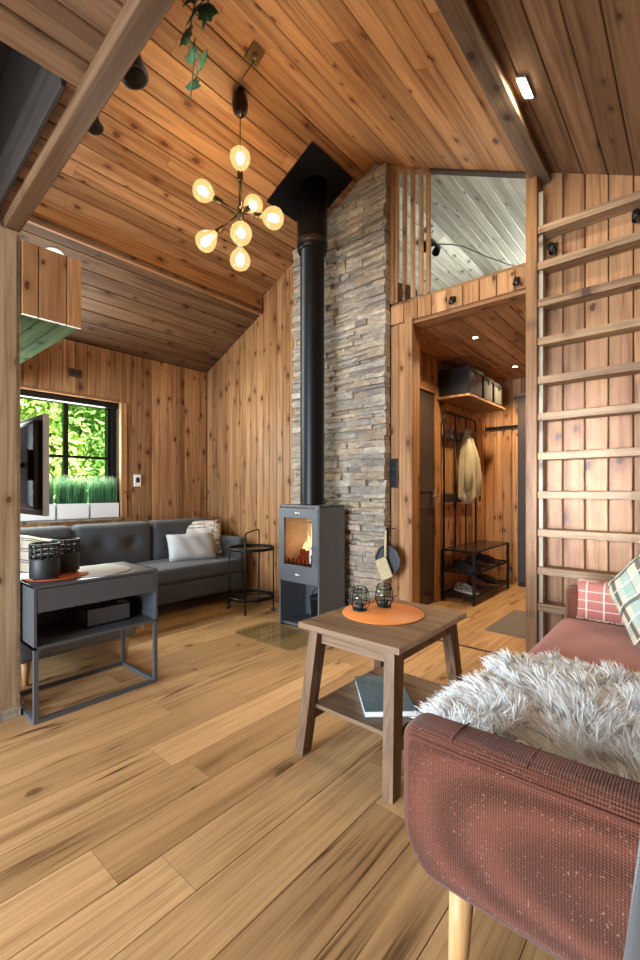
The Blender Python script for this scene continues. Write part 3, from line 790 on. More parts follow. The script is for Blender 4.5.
tufts('wool', WOOL, t, [((random.uniform(-.13, .16), .03 * random.random() + .01, random.uniform(-.01, .24)), (random.uniform(-.4, .4), 1, -.6), random.uniform(.03, .06), .006, .4) for _ in range(900)])

# ------------------------------------------------------------------ rust sofa
t = thing('rust_sofa', 'rust red tweed sofa with splayed beech legs by the ladder', 'sofa', (0, 0, 0))
def arm(y0, y1, flip, xf=-.49):
    # side profile in X-Z with rounded front corners, padded
    H2 = .335
    def fn(p, H):
        # front lower corner cut back, outer face gently bulged, top edge slightly rising towards the back
        fz = (p.z + H[2]) / (2 * H[2]); fx = (p.x + H[0]) / (2 * H[0])
        if fz < .35 and fx < .5: p.x += .07 * ((.35 - fz) / .35) ** 2 * (1 - fx / .5)
        p.z += .02 * fx * fz
        s = 1 if flip else -1
        if p.y * s > 0: p.y += s * .012 * (1 - (2 * fx - 1) ** 2) * (1 - (2 * fz - 1) ** 2)
        return p
    return B().rbox(xf, .40, y0, y1, .285, .60, .035, 10, fn, 5)
a1 = arm(.83, .935, False).build('armrest', RUST, t)
a2 = arm(2.56, 2.68, True, -.525).build('armrest', RUST, t)
# top welt seam and two pulled tucks on the near armrest
B().tube([(-.45 + .85 * k / 20, .833 - .006 * math.sin(math.pi * k / 20), .578 + .0195 * k / 20) for k in range(21)], .0035, 6).build('seam', plain('rust_welt', '#5c2f24', .9), a1)
for xx in (-.375, -.235):
    B().tube([(xx, .836, .582), (xx + .002, .845, .603), (xx + .004, .88, .606), (xx + .006, .92, .602)], .0016, 6).build('tuck', bpy.data.materials['rust_welt'], a1)
B().rbox(-.44, .40, .92, 2.57, .29, .36, .02, 4).build('seat_frame', RUST, t)
B().rbox(-.535, .30, .94, 2.555, .345, .452, .045, 12, dome(.012)).build('seat_cushion', RUSTSEAT, t)
B().rbox(.24, .44, .86, 2.65, .29, .86, .05, 8).build('backrest', RUST, t)
for lx, ly, sx, sy in ((-.375, .90, -.012, -.01), (-.375, 2.60, -.012, .02), (.34, .915, .03, -.025), (.34, 2.60, .03, .02)):
    B().tube([(lx, ly, .30), (lx + sx, ly + sy, 0)], [.027, .017], 14).build('leg', BEECH, t)
# sheepskin on its seat
def skin_pt(u, v):   # u across X, v along Y in -1..1 ; irregular outline, draped over the front edge
    rr = 1 + .08 * math.sin(3 * math.atan2(v, u) + .6) + .05 * math.sin(7 * math.atan2(v, u))
    x = -.255 + .345 * u * rr; y = 1.375 + .46 * v * rr
    z = .468 + .004 * math.sin(8 * u) * math.cos(6 * v)
    if x < -.53: over = -.53 - x; x = -.545 - over * .25; z = .462 - over * .95
    x = min(x, .19); y = max(y, .95)
    return Vector((x, y, z))
t = thing('sheepskin', 'shaggy white and grey sheepskin on the rust sofa seat', 'sheepskin', (0, 0, 0))
b = B(); n = 24; rings = []
for i in range(n + 1):
    f = i / n; rings.append([b.bm.verts.new(skin_pt(f * math.cos(2 * math.pi * k / 40), f * math.sin(2 * math.pi * k / 40))) for k in range(40)] if i else [b.bm.verts.new(skin_pt(0, 0))])
for i in range(n):
    for k in range(40):
        a, c = rings[i], rings[i + 1]
        if i == 0: b.bm.faces.new((a[0], c[k], c[(k + 1) % 40]))
        else: b.bm.faces.new((a[k], c[k], c[(k + 1) % 40], a[(k + 1) % 40]))
hide = b.build('hide', plain('hide_white', '#c4c6c8', .9), t)
roots = []
for _ in range(26000):
    f = math.sqrt(random.random()); q = random.random() * 2 * math.pi; u, v = f * math.cos(q), f * math.sin(q)
    p = skin_pt(u, v); nz = noise.noise_vector(Vector((u * 3, v * 3, 1.7)))
    c = noise.noise_vector(Vector((u * 14, v * 14, 5)))
    flow = Vector((u * .6 - .15, v * .5 + .25, 0)) + Vector((nz.x, nz.y, 0)) * 1.1 + Vector((c.x, c.y, 0)) * .7
    d = flow + Vector((0, 0, .5))
    roots.append((p + Vector((0, 0, -.004)), d, random.uniform(.045, .085), random.uniform(.0035, .0075), .16))
tufts('wool', wool_mat('sheepskin_wool', '#6d7075', '#fafdff'), t, roots, 4)
# checked blanket over the far armrest, plaid cushion
CHECK = stripe_mat('pink_check', '#bb746a', [(.075, .1, .045, '#f0dfd0', 0, .9), (.045, .3, .05, '#efd9cb', 2, .85), (.045, .3, .05, '#efd9cb', 1, .0)])
t = thing('checked_blanket', 'pink blanket with cream window-pane check folded over sofa armrest', 'blanket', (0, 0, 0))
pr = [(2.545, .452), (2.543, .52), (2.546, .585), (2.556, .612), (2.58, .628), (2.66, .63), (2.69, .615), (2.698, .58), (2.70, .45)]
b = B(); cols = []
for i in range(13):
    xx = -.462 + .36 * i / 12; w = .004 * math.sin(i * 1.3)
    cols.append([b.bm.verts.new((xx + .006 * math.sin(j), y - .004 + w * .4, z + w * .5 + .004)) for j, (y, z) in enumerate(pr)])
for i in range(12):
    for j in range(len(pr) - 1): f = b.bm.faces.new((cols[i][j], cols[i + 1][j], cols[i + 1][j + 1], cols[i][j + 1])); f.smooth = True
o = b.build('cloth', CHECK, t); md = o.modifiers.new('thick', 'SOLIDIFY'); md.thickness = .008; md.offset = 0
fr = B()
for i in range(60):
    xx = -.462 + .36 * i / 59; fr.tube([(xx, 2.541, .462), (xx + random.uniform(-.006, .006), 2.53, .457), (xx + random.uniform(-.008, .008), 2.515, .4585)], .0012, 4)
fr.build('fringe', plain('fringe_cream', '#ecd5c8', .9), t, kind='stuff')
PLAID = stripe_mat('teal_plaid', '#d6cbb6', [(.16, .0, .15, '#7fb0ac', 0, .6), (.16, .0, .15, '#8fb5ab', 1, .5), (.16, .42, .075, '#46463c', 0, .85), (.16, .42, .075, '#46463c', 1, .8), (.08, .2, .04, '#8a6a5a', 0, .6), (.08, .2, .04, '#efe9dc', 1, .8)])
pillow_obj('plaid_cushion', 'large teal and cream plaid cushion tilted on the rust sofa', (-.10, 2.30, .665), (-.75, -.72, .35), (-.30, .25, 1), .46, .46, .15, PLAID, roll=28)

# ------------------------------------------------------------------ side table with shelf
t = thing('side_table', 'square brown wooden side table with splayed legs and lower shelf', 'table', (-1.045, 1.665, 0))
tx, ty = .243, .306
tt = B().box(-tx, tx, -ty, ty, .514, .54, .003).build('tabletop', TABLE, t)
B().box(tx, tx + .002, -ty + .002, ty - .002, .516, .538).build('edge_band', TABLE_E, tt)
for sx in (-1, 1):
    for sy in (-1, 1):
        a, c = Vector((sx * .185, sy * .235, .514)), Vector((sx * .215, sy * .305, 0))
        b = B(); vs = []
        for p, hw in ((a, (.022, .036)), (c, (.022, .027))):
            vs.append([b.bm.verts.new((p.x + i * hw[0], p.y + j * hw[1], p.z)) for i, j in ((-1, -1), (1, -1), (1, 1), (-1, 1))])
        b.bm.faces.new(vs[0]); b.bm.faces.new(vs[1][::-1])
        for k in range(4): b.bm.faces.new((vs[0][k], vs[1][k], vs[1][(k + 1) % 4], vs[0][(k + 1) % 4]))
        b.build('leg', TABLE_Z, t)
for s in (-1, 1):
    B().box(-.165, .165, s * .235 - .011, s * .235 + .011, .45, .514, .002).build('apron', TABLE, t)
    B().box(s * .185 - .011, s * .185 + .011, -.205, .205, .45, .514, .002).build('apron', TABLE, t)
    B().box(s * .20 - .012, s * .20 + .012, -.26, .26, .13, .185, .002).build('shelf_rail', TABLE, t)
B().box(-.19, .19, -.262, .262, .178, .195, .002).build('shelf', TABLE, t)
ORANGE = plain('orange_leather', '#dd8743', .5, var=.05, nscale=60)
B().lathe([(0, 0), (.182, 0), (.184, .002), (.182, .004), (0, .004)], 48).build('round_placemat', ORANGE, None, loc=(-1.085, 1.705, .541), label='round orange leather placemat on the wooden side table', cat='placemat')
def wire_candle(loc, label, rz):
    t = thing('candle_holder', label, 'candle holder', loc, rz, 'wire candle holders on the side table')
    B().lathe([(0, 0), (.034, 0), (.034, .006), (0, .006)], 20).build('base', BLACKP, t)
    lv = [(.03, .004), (.048, .035), (.042, .085), (.030, .105)]
    b = B()
    for k in range(6):
        q = 2 * math.pi * k / 6; b.tube([(r * math.cos(q), r * math.sin(q), z) for r, z in lv], .0022, 5)
    for r, z in lv[1:]: b.tube([(r * math.cos(2 * math.pi * k / 6), r * math.sin(2 * math.pi * k / 6), z) for k in range(6)], .0022, 5, closed=True)
    b.tube([(.048 * math.cos(0), 0, .035), (.075, 0, .045)], .002, 5)
    b.build('wire_cage', BLACK, t)
    B().lathe([(.024, .007), (.034, .03), (.034, .06), (.026, .09), (.025, .09), (.032, .06), (.032, .03), (.0, .009)], 20).build('glass_cup', GLASS_S, t)
    B().lathe([(0, .011), (.02, .011), (.02, .03), (0, .03)], 16).build('tealight', plain('tealight_navy', '#2c3a52', .5) if 'tealight_navy' not in bpy.data.materials else bpy.data.materials['tealight_navy'], t)
wire_candle((-1.185, 1.665, .546), 'black wire candle holder with glass cup, beside the placemat rim', .3)
wire_candle((-1.135, 1.795, .546), 'black wire candle holder with glass cup, farther onto the orange placemat', 1.1)
t = thing('book', 'large book with slate blue cover lying on the table shelf', 'book', (-1.035, 1.63, .196), R(-47))
def cover_mat():
    t = NT('book_cover'); n = t.noise(t.coords((1, 6, 1)), 9, 4, .6, 1.2)
    t.link(t.mix(t.rng(n, .58, .66, 0, .5), lin('#64787f'), lin('#a3b0b6')), t.b.inputs['Base Color']); t.b.inputs['Roughness'].default_value = .35; return t.m
CV = cover_mat()
B().box(-.165, .165, -.105, .105, .024, .027).box(-.165, .165, -.105, .105, 0, .003).box(-.165, .165, .102, .105, 0, .027).build('cover', CV, t)
B().box(-.16, .16, -.101, .102, .003, .024).build('pages', plain('paper', '#e9e6df', .8), t)

# ------------------------------------------------------------------ console bench with drawer
t = thing('console_table', 'dark grey metal console table with drawer and open shelf', 'console table', (-2.35, .69, 0))
cw, cd = .62, .41    # along Y, back along -X
b = B()
b.box(-cd, 0, 0, .012, .348, .648).box(-cd, 0, cw - .012, cw, .348, .648).box(-cd, 0, 0, cw, .348, .362).box(-cd, -cd + .01, .012, cw - .012, .36, .64)
b.build('cabinet_body', GREY_LAC, t)
B().box(-cd, .002, 0, cw, .634, .648, .002).build('tabletop', GREY_LAC, t)
B().box(-.36, -.004, .022, cw - .022, .525, .628).box(-.006, .0, .016, cw - .016, .521, .630, .001).build('drawer', GREY_LAC, t)
b = B(); r = .02
for lx in (-r, -cd):
    for ly in (0, cw - r): B().box(lx, lx + r, ly, ly + r, 0, .348).build('leg', GREY_LAC, t)
for lx in (-r, -cd): B().box(lx, lx + r, r, cw - r, 0, r).build('floor_rail', GREY_LAC, t)
for ly in (0, cw - r): B().box(-cd + r, -r, ly, ly + r, 0, r).build('floor_rail', GREY_LAC, t)
# perforated basket on the shelf
t = thing('perforated_basket', 'grey metal basket with round punched holes on console shelf', 'basket', (-2.56, 1.09, .3635))
BK = NT('punched_metal'); vv = BK.new('ShaderNodeTexVoronoi', feature='F1'); BK.link(BK.coords(), vv.inputs[0]); vv.inputs['Scale'].default_value = 62; vv.inputs['Randomness'].default_value = .15
BK.link(BK.mix(BK.math('LESS_THAN', vv.outputs['Distance'], .33), lin('#55575b'), lin('#d5d7d9')), BK.b.inputs['Base Color']); BK.b.inputs['Roughness'].default_value = .45
b = B(); b.box(-.09, .09, -.12, .12, 0, .006).box(.084, .09, -.12, .12, 0, .095).box(-.09, -.084, -.12, .12, 0, .095).box(-.09, .09, -.12, -.114, 0, .095).box(-.09, .09, .114, .12, 0, .095)
b.build('body', BK.m, t)
B().tube([(-.09, -.12, .095), (.09, -.12, .095), (.09, .12, .095), (-.09, .12, .095)], .004, 6, closed=True).build('rim', BLACK, t)
B().lathe([(0, 0), (.19, 0), (.191, .002), (.19, .003), (0, .003)], 48).build('felt_mat', plain('pale_grey_felt', '#b9b9b8', .9, var=.05), None, loc=(-2.555, 1.04, .649), label='round pale grey felt mat on the console top', cat='placemat')
B().lathe([(0, 0), (.15, 0), (.151, .002), (.15, .004), (0, .004)], 48).build('leather_mat', plain('rust_leather', '#a8532f', .5, var=.06, nscale=50), None, loc=(-2.545, .848, .6525), label='round rust leather mat under the two black lanterns', cat='placemat')
def lantern(loc, label):
    t = thing('lantern', label, 'lantern', loc, random.random(), 'black lanterns on the console'); t.scale = (1.28, 1.28, 1.36)
    B().lathe([(0, 0), (.05, 0), (.052, .003), (.052, .068), (.05, .072), (.046, .072), (.046, .01), (0, .01)], 28).build('pot', plain('lantern_black', '#2a2d31', .5, .3) if 'lantern_black' not in bpy.data.materials else bpy.data.materials['lantern_black'], t)
    b = B(); LM = bpy.data.materials['lantern_black']
    n = 14
    for k in range(n):
        q = 2 * math.pi * k / n; b.tube([(.05 * math.cos(q), .05 * math.sin(q), .070), (.05 * math.cos(q), .05 * math.sin(q), .122)], .0045, 5)
    for z in (.086, .104, .122): b.tube([(.05 * math.cos(2 * math.pi * k / 24), .05 * math.sin(2 * math.pi * k / 24), z) for k in range(24)], .0042, 5, closed=True)
    b.build('lattice_rim', LM, t)
    B().lathe([(0, .011), (.03, .011), (.03, .06), (0, .062)], 16).build('candle', plain('grey_candle', '#83878b', .6) if 'grey_candle' not in bpy.data.materials else bpy.data.materials['grey_candle'], t)
    for k in range(3):
        q = 2 * math.pi * k / 3 + .4; B().lathe([(0, 0), (.006, 0), (.006, -.006), (0, -.006)], 8, Matrix.Translation((.04 * math.cos(q), .04 * math.sin(q), 0))).build('foot', LM, t)
lantern((-2.475, .775, .665), 'black lattice-rim lantern at the front of the rust mat')
lantern((-2.60, .915, .665), 'black lattice-rim lantern standing behind the other on the console')

# ------------------------------------------------------------------ round two-tier trolley
t = thing('drinks_trolley', 'round black two-tier trolley with glass trays between sofa and stove', 'trolley', (-3.12, 2.67, 0))
rt = .21
for zz in (.565, .125):
    tr = B().lathe([(rt - .004, zz - .012), (rt, zz - .012), (rt, zz + .014), (rt - .004, zz + .014)], 40, close=True).build('tray_rim', BLACK, t)
    B().lathe([(0, zz - .006), (rt - .004, zz - .006), (rt - .004, zz - .001), (0, zz - .001)], 40).build('glass_shelf', GLASS_S, tr)
angs = [R(a) for a in (212, 305, 25, 120)]
for i, q in enumerate(angs):
    x, y = (rt + .006) * math.cos(q), (rt + .006) * math.sin(q)
    B().tube([(x, y, .05), (x, y, .70 if i in (1, 3) else .58)], .007, 8).build('post', BLACK, t)
    w = B(); w.tube([(x, y, .052), (x, y, .04)], .006, 6); w.lathe([(0, -.008), (.02, -.008), (.022, 0), (.02, .008), (0, .008)], 16, Matrix.Translation((x, y, .022)) @ Matrix.Rotation(q, 4, 'Z') @ Matrix.Rotation(R(90), 4, 'X'))
    w.build('caster', BLACKP, t)
a, c = [Vector(((rt + .006) * math.cos(angs[i]), (rt + .006) * math.sin(angs[i]), .70)) for i in (1, 3)]
B().tube([a, a + Vector((.0, .01, .02)), a.lerp(c, .5) + Vector((0, 0, .022)), c + Vector((0, -.01, .02)), c], .007, 8).build('handle', BLACK, t)

# ------------------------------------------------------------------ ladder on the wall
t = thing('wall_ladder', 'broad wooden ladder with flat treads fixed before board wall', 'ladder', (0, 0, 0))
LZ = [.385, .608, .839, 1.07, 1.307, 1.546, 1.768, 2.005, 2.239, 2.467, 2.686]
TRD = wood('ladder_tread', '#ae8f6c', '#6d4f36', '#3c2414', .5, .25)
for z in LZ: B().box(-.741, .30, 2.905, 3.01, z - .023, z + .023, .003).build('tread', TRD, t)
B().box(.30, .36, 2.895, 3.013, 0, roof(.36) - .02, .004).build('stile', PINE_Z, t)
B().box(-.741, -.715, 2.93, 3.012, 0, 2.93, .003).build('stile', wood('stile_grey', '#b3a793', '#857866', '#5a4c3e', .5, .1, axis='Z'), t)

# ------------------------------------------------------------------ television behind the partition
t = thing('television', 'flat black television seen from behind on a wall arm', 'television', (-3.0, .79, 1.23))
B().rbox(-.45, .45, .0, .028, -.265, .265, .008, 4).build('screen_panel', BLACKP, t)
B().box(-.44, .44, .028, .0295, -.255, .255).build('display', plain('black_display', '#08090b', .12), t)
def tvf(p, H): 
    if p.y < 0: k = 1 - .12 * (-p.y / H[1]); p.x *= k; p.z *= k
    return p
bk = B().rbox(-.41, .41, -.05, .004, -.235, .235, .012, 4, tvf).build('rear_housing', plain('rear_black', '#22252a', .3), t)
for i in range(7): B().box(.20 + .0, .24, -.054, -.048, -.12 + i * .034, -.10 + i * .034).build('port', plain('port_grey', '#8d9298', .4, .5) if 'port_grey' not in bpy.data.materials else bpy.data.materials['port_grey'], bk)
B().box(.447, .452, .0, .028, -.262, .262).build('bezel_edge', plain('bezel_silver', '#b8bcc2', .3, .6), t)
B().box(.12, .40, -.056, -.05, -.08, .08).tube([(.25, -.052, 0), (.33, -.075, 0), (.345, -.105, 0)], .014, 8).build('wall_arm', BLACK, t)

# ------------------------------------------------------------------ grass planters on the sill
def grass_mat():
    t = NT('grass_blade'); a = t.new('ShaderNodeAttribute', attribute_name='along'); s = t.new('ShaderNodeSeparateColor'); t.link(a.outputs['Color'], s.inputs[0])
    c = t.ramp(s.outputs[0], [(0, lin('#2f6b40')), (.6, lin('#4f8f58')), (1, lin('#a9c9a4'))])
    tn = t.new('ShaderNodeCombineColor')
    for i in range(3): t.link(s.outputs[1], tn.inputs[i])
    t.link(t.mix(1., c, tn.outputs[0], 'MULTIPLY'), t.b.inputs['Base Color']); t.b.inputs['Roughness'].default_value = .6
    return t.m
GRASS = grass_mat()
names = ['white planter of tall grass on the sill, beside the television', 'white planter of tall grass between the two other sill planters', 'white planter of tall grass at the window jamb']
for i, (ya, yb) in enumerate(((1.158, 1.434), (1.437, 1.717), (1.720, 1.998))):
    t = thing('grass_planter', names[i], 'planter', (-4.345, (ya + yb) / 2, .833), 0, 'grass planters on the window sill')
    hw = (yb - ya) / 2 - .002
    b = B(); b.box(-.042, .042, -hw, hw, 0, .006).box(.036, .042, -hw, hw, 0, .143, .001).box(-.042, -.036, -hw, hw, 0, .143, .001).box(-.042, .042, -hw, -hw + .006, 0, .143, .001).box(-.042, .042, hw - .006, hw, 0, .143, .001)
    b.build('trough', WHITE, t)
    B().box(-.036, .036, -hw + .006, hw - .006, .10, .128).build('soil', plain('soil', '#3a2c20', .95), t)
    tufts('grass', GRASS, t, [((random.uniform(-.028, .028), random.uniform(-hw + .010, hw - .010), .12), (random.uniform(-.05, .05), random.uniform(-.045, .045), 1), random.uniform(.21, .30), random.uniform(.003, .005), .0) for _ in range(900)], drift=.03)

# ------------------------------------------------------------------ chandelier
HUB = Vector((-2.187, 1.778, 2.846))
t = thing('chandelier', 'brass and black chandelier with seven glowing globe bulbs', 'chandelier', HUB)
BR = plain('dark_brass', '#5a4a34', .35, .9)
def bulb_mat():
    t = NT('bulb_glass'); n = t.n; n.remove(t.b)
    tr = t.new('ShaderNodeBsdfTransparent'); tr.inputs[0].default_value = (1, .93, .74, 1)
    em = t.new('ShaderNodeEmission'); em.inputs[0].default_value = (1, .66, .27, 1); em.inputs[1].default_value = 1.5
    gl = t.new('ShaderNodeBsdfGlossy'); gl.inputs['Roughness'].default_value = .05
    m1 = t.new('ShaderNodeMixShader'); m1.inputs[0].default_value = .34; t.link(tr.outputs[0], m1.inputs[1]); t.link(em.outputs[0], m1.inputs[2])
    m2 = t.new('ShaderNodeMixShader'); m2.inputs[0].default_value = .06; t.link(m1.outputs[0], m2.inputs[1]); t.link(gl.outputs[0], m2.inputs[2])
    t.link(m2.outputs[0], n['Material Output'].inputs[0]); return t.m
BULB = bulb_mat(); FIL = plain('filament_glow', '#fff0d0', .5, emit='#ffe2ae', es=26)
bulbs = [(-2.186, 1.772, 3.19), (-2.372, 1.632, 2.99), (-2.263, 1.95, 3.01), (-1.956, 1.844, 2.752), (-2.35, 1.638, 2.669), (-2.049, 1.673, 2.62), (-2.192, 1.774, 2.55)]
B().tube([(0, 0, -.14), (0, 0, .20)], .010, 10).lathe([(0, -.03), (.02, -.03), (.022, 0), (.02, .03), (0, .03)], 14).build('stem', BR, t)
for i, p in enumerate(bulbs):
    v = Vector(p) - HUB; d = v.normalized(); L = v.length
    if i in (0, 6): d = Vector((0, 0, 1 if i == 0 else -1)); v = d * L
    sc_ = .058
    ar = B().tube([d * .012, d * (L - .135)], .006, 8).build('arm', BR, t)
    B().tube([d * (L - .145), d * (L - .14), d * (L - .085), d * (L - .08)], [.012, .018, .018, .014], 12).build('socket', BR, ar)
    q = d.to_track_quat('Z', 'Y').to_matrix().to_4x4() @ Matrix.Diagonal((1.1, 1.1, 1.1, 1)); q.translation = v
    bl = B().lathe([(.013, -.09), (.015, -.075), (.026, -.058), (.044, -.038), (.055, -.016), (.059, .006), (.054, .028), (.04, .045), (.02, .056), (0, .059)], 22, q).build('bulb', BULB, t)
    f = B(); f.lathe([(0, -.034), (.012, -.03), (.02, -.012), (.021, .012), (.014, .028), (0, .033)], 14, q); f.build('filament', FIL, bl)
    light('bulb_light', 'POINT', tuple(HUB + v), (0, 0, 0), 10, (1, .74, .45), shadow_soft_size=.03)
B().tube([(0, 0, .2), (0, 0, roof(HUB.x) - HUB.z - .13)], .0028, 6).build('cord', plain('cord_brown', '#4b2f1e', .6), t)
cz = roof(HUB.x) - HUB.z
B().lathe([(0, cz - .16), (.016, cz - .158), (.042, cz - .13), (.052, cz - .085), (.046, cz - .04), (.03, cz - .01), (.03, cz + .02), (0, cz + .02)], 24).build('canopy_cup', plain('cup_dark_brass', '#3b3129', .3, .9), t)
hk = Vector((-2.0, 1.735, roof(-2.0))) - HUB
B().tube([(-.01, -.0, cz - .02), (-.03, -.03, cz - .02), (.0, -.05, cz + .0), (.06, -.05, cz - .01), (.11, -.045, cz + .02), (hk.x - .03, hk.y, hk.z - .055), (hk.x, hk.y, hk.z - .03)], .004, 6).build('swag_cord', bpy.data.materials['cord_brown'], t)
M = Matrix.Translation((hk.x, hk.y, hk.z - .006)) @ Matrix.Rotation(-ang, 4, 'Y')
B().box(-.045, .045, -.045, .045, -.008, .008, .002, mat=M).lathe([(.016, -.008), (.016, -.03), (0, -.032)], 12, M).build('ceiling_socket', plain('socket_brass', '#7a6543', .35, .8), t)

# ================================================================== SMALLER THINGS
# recessed lamp on the right slope
def ceiling_lamp(loc, slope, label, size, power, lname, group=None):
    t = thing('ceiling_light', label, 'ceiling light', loc, 0, group); M = Matrix.Rotation(slope, 4, 'Y')
    B().box(-size[0], size[0], -size[1], size[1], -.008, .004, .002, mat=M).build('frame', plain('lamp_frame', '#8c8c8c', .4, .6) if 'lamp_frame' not in bpy.data.materials else bpy.data.materials['lamp_frame'], t)
    B().box(-size[0] * .78, size[0] * .78, -size[1] * .78, size[1] * .78, -.012, -.006, 0, mat=M).build('diffuser', plain('lamp_glow', '#fff4dd', .5, emit='#ffe3b0', es=40) if 'lamp_glow' not in bpy.data.materials else bpy.data.materials['lamp_glow'], t)
    return t
ceiling_lamp((-.625, 2.25, roof(-.625) - .006), math.atan(SR), 'small rectangular lit ceiling light beside the purlin', (.026, .078), 6, 'x')
light('purlin_lamp', 'AREA', (-.625, 2.25, roof(-.625) - .03), (0, math.atan(SR), 0), 8, (1, .82, .58), shape='RECTANGLE', size=.05, size_y=.14)
def downlight(loc, label, power=14):
    t = thing('downlight', label, 'ceiling light', loc, 0, 'hall ceiling downlights')
    B().lathe([(.022, -.002), (.034, -.006), (.036, 0), (.022, 0)], 20).build('ring', CHROME, t)
    B().lathe([(0, -.003), (.021, -.003)], 20).build('lens', bpy.data.materials['lamp_glow'], t)
    light('downlight_lamp', 'SPOT', (loc[0], loc[1], loc[2] - .02), (0, 0, 0), power, (1, .74, .45), spot_size=R(140), spot_blend=.7, shadow_soft_size=.03)
downlight((-1.42, 3.663, 2.385), 'round recessed downlight in hall ceiling, close behind the doorway', 75)
downlight((-1.438, 4.80, 2.385), 'round recessed downlight in hall ceiling, near the hanging coat', 75)
# oval flush lamp on the lower ceiling
t = thing('flush_ceiling_lamp', 'round white flush lamp on lower ceiling above the bulkhead', 'ceiling light', (-3.56, 1.17, lowroof(-3.56)))
M = Matrix.Rotation(-ang, 4, 'Y')
B().lathe([(0, -.03), (.035, -.028), (.058, -.02), (.07, -.006), (.07, 0), (0, 0)], 28, M).build('shade', plain('opal_shade', '#ffffff', .4, emit='#fff3e0', es=.8), t)
B().lathe([(.07, -.008), (.076, -.006), (.076, 0), (.07, 0)], 28, M, close=True).build('ring', WHITE, t)
# small spotlights on wall brackets
def spot(name, label, loc, aim, group, size=1., mat=BLACK):
    t = thing(name, label, 'spotlight', loc, 0, group); s = size
    B().box(-.025 * s, .025 * s, -.008, .008, -.03 * s, .03 * s, .003).build('bracket', mat, t)
    B().tube([(0, -.008, 0), (0, -.04 * s, .0), (0, -.05 * s, -.02 * s)], .006 * s, 8).build('arm', mat, t)
    d = Vector(aim).normalized(); p = Vector((0, -.055 * s, -.03 * s))
    q = d.to_track_quat('Z', 'Y').to_matrix().to_4x4(); q.translation = p
    h = B().lathe([(0, -.045 * s), (.02 * s, -.042 * s), (.026 * s, -.02 * s), (.03 * s, .04 * s), (.027 * s, .04 * s), (.02 * s, .01 * s), (0, .01 * s)], 16, q).build('lamp_head', mat, t)
    B().lathe([(0, .015 * s), (.02 * s, .018 * s)], 12, q).build('lens', CHROME, h)
    return t
spot('wall_spotlight', 'small black spotlight on the parapet beside the slatted screen', (-1.32, YB - .012, 2.462), (.1, -.5, -1), 'parapet spotlights', .62)
spot('wall_spotlight', 'small black spotlight on the parapet near the door post', (-.885, YB - .012, 2.462), (.1, -.5, -1), 'parapet spotlights', .62)
spot('wall_spotlight', 'black spotlight on boards behind the ladder, beside the door post', (-.672, YB - .01, 2.60), (.3, -.4, -1), 'ladder spotlights', .8)
spot('wall_spotlight', 'black spotlight on boards behind the ladder, away from the door post', (-.252, YB - .01, 2.63), (.1, -.4, -1), 'ladder spotlights', .8)
# loft spotlight pair with its cable
def onl(x, y): return Vector((x, y, roof(x)))
t = thing('track_spotlight', 'black twin spotlight with cable on the pale loft ceiling', 'spotlight', onl(-2.08, 4.20))
B().box(-.03, .03, -.05, .05, -.02, .004, .003).build('base', BLACK, t)
for dx, dy in ((-.02, -.09), (.03, .05)):
    q = Vector((.1, -.6, -.7)).to_track_quat('Z', 'Y').to_matrix().to_4x4(); q.translation = (dx, dy, -.075)
    B().lathe([(0, -.05), (.035, -.048), (.04, .05), (.034, .05), (.03, .0), (0, .0)], 16, q).build('lamp_head', BLACK, t)
    B().tube([(dx * .3, dy * .4, -.01), (dx, dy, -.06)], .007, 6).build('arm', BLACK, t)
pts = [onl(-2.06, 4.26), onl(-1.97, 4.45), onl(-1.86, 4.52), onl(-1.72, 4.70), onl(-1.5, 4.85), onl(-1.2, 4.95)]
B().tube([p - onl(-2.08, 4.20) - Vector((0, 0, .012)) for p in pts], .006, 6).build('cable', plain('cable_grey', '#77756f', .5), t)
t = thing('smoke_alarm', 'small round ring-shaped alarm on the pale loft ceiling', 'alarm', onl(-2.02, 4.02))
B().lathe([(0, -.03), (.03, -.03), (.045, -.02), (.048, 0), (0, 0)], 20, Matrix.Rotation(-ang, 4, 'Y')).build('cover', plain('alarm_grey', '#9a9a98', .5), t)
B().lathe([(.022, -.034), (.030, -.034), (.030, -.029), (.022, -.029)], 20, Matrix.Rotation(-ang, 4, 'Y'), close=True).build('grille', BLACKP, t)

# loft beam spotlights (black heads peeping over the edge beam)
for loc, lab, s, rib in (((-1.43, .633, 2.525), 'large smooth black lamp head on the loft edge beam', 1.35, 0), ((-1.70, .645, 2.475), 'small ribbed black lamp head on the loft edge beam', .9, 1)):
    t = thing('beam_spotlight', lab, 'spotlight', loc)
    B().box(-.03, .03, -.015, .0, -.03, .03, .003).build('bracket', BLACK, t)
    q = Vector((.25, .25, -1)).to_track_quat('Z', 'Y').to_matrix().to_4x4(); q.translation = (0, .045 * s, .0)
    pr_ = [(0, -.05 * s), (.022 * s, -.048 * s), (.03 * s, -.03 * s), (.034 * s, .045 * s), (.028 * s, .045 * s), (.022 * s, .0), (0, 0)]
    if rib: pr_ = [(0, -.05 * s), (.02 * s, -.048 * s)] + [((.03 if k % 2 else .024) * s, (-.045 + .015 * k) * s) for k in range(6)] + [(.034 * s, .045 * s), (.028 * s, .045 * s), (0, .0)]
    B().lathe(pr_, 18, q).build('lamp_head', plain('lamp_charcoal', '#2c2c2e', .45) if 'lamp_charcoal' not in bpy.data.materials else bpy.data.materials['lamp_charcoal'], t)

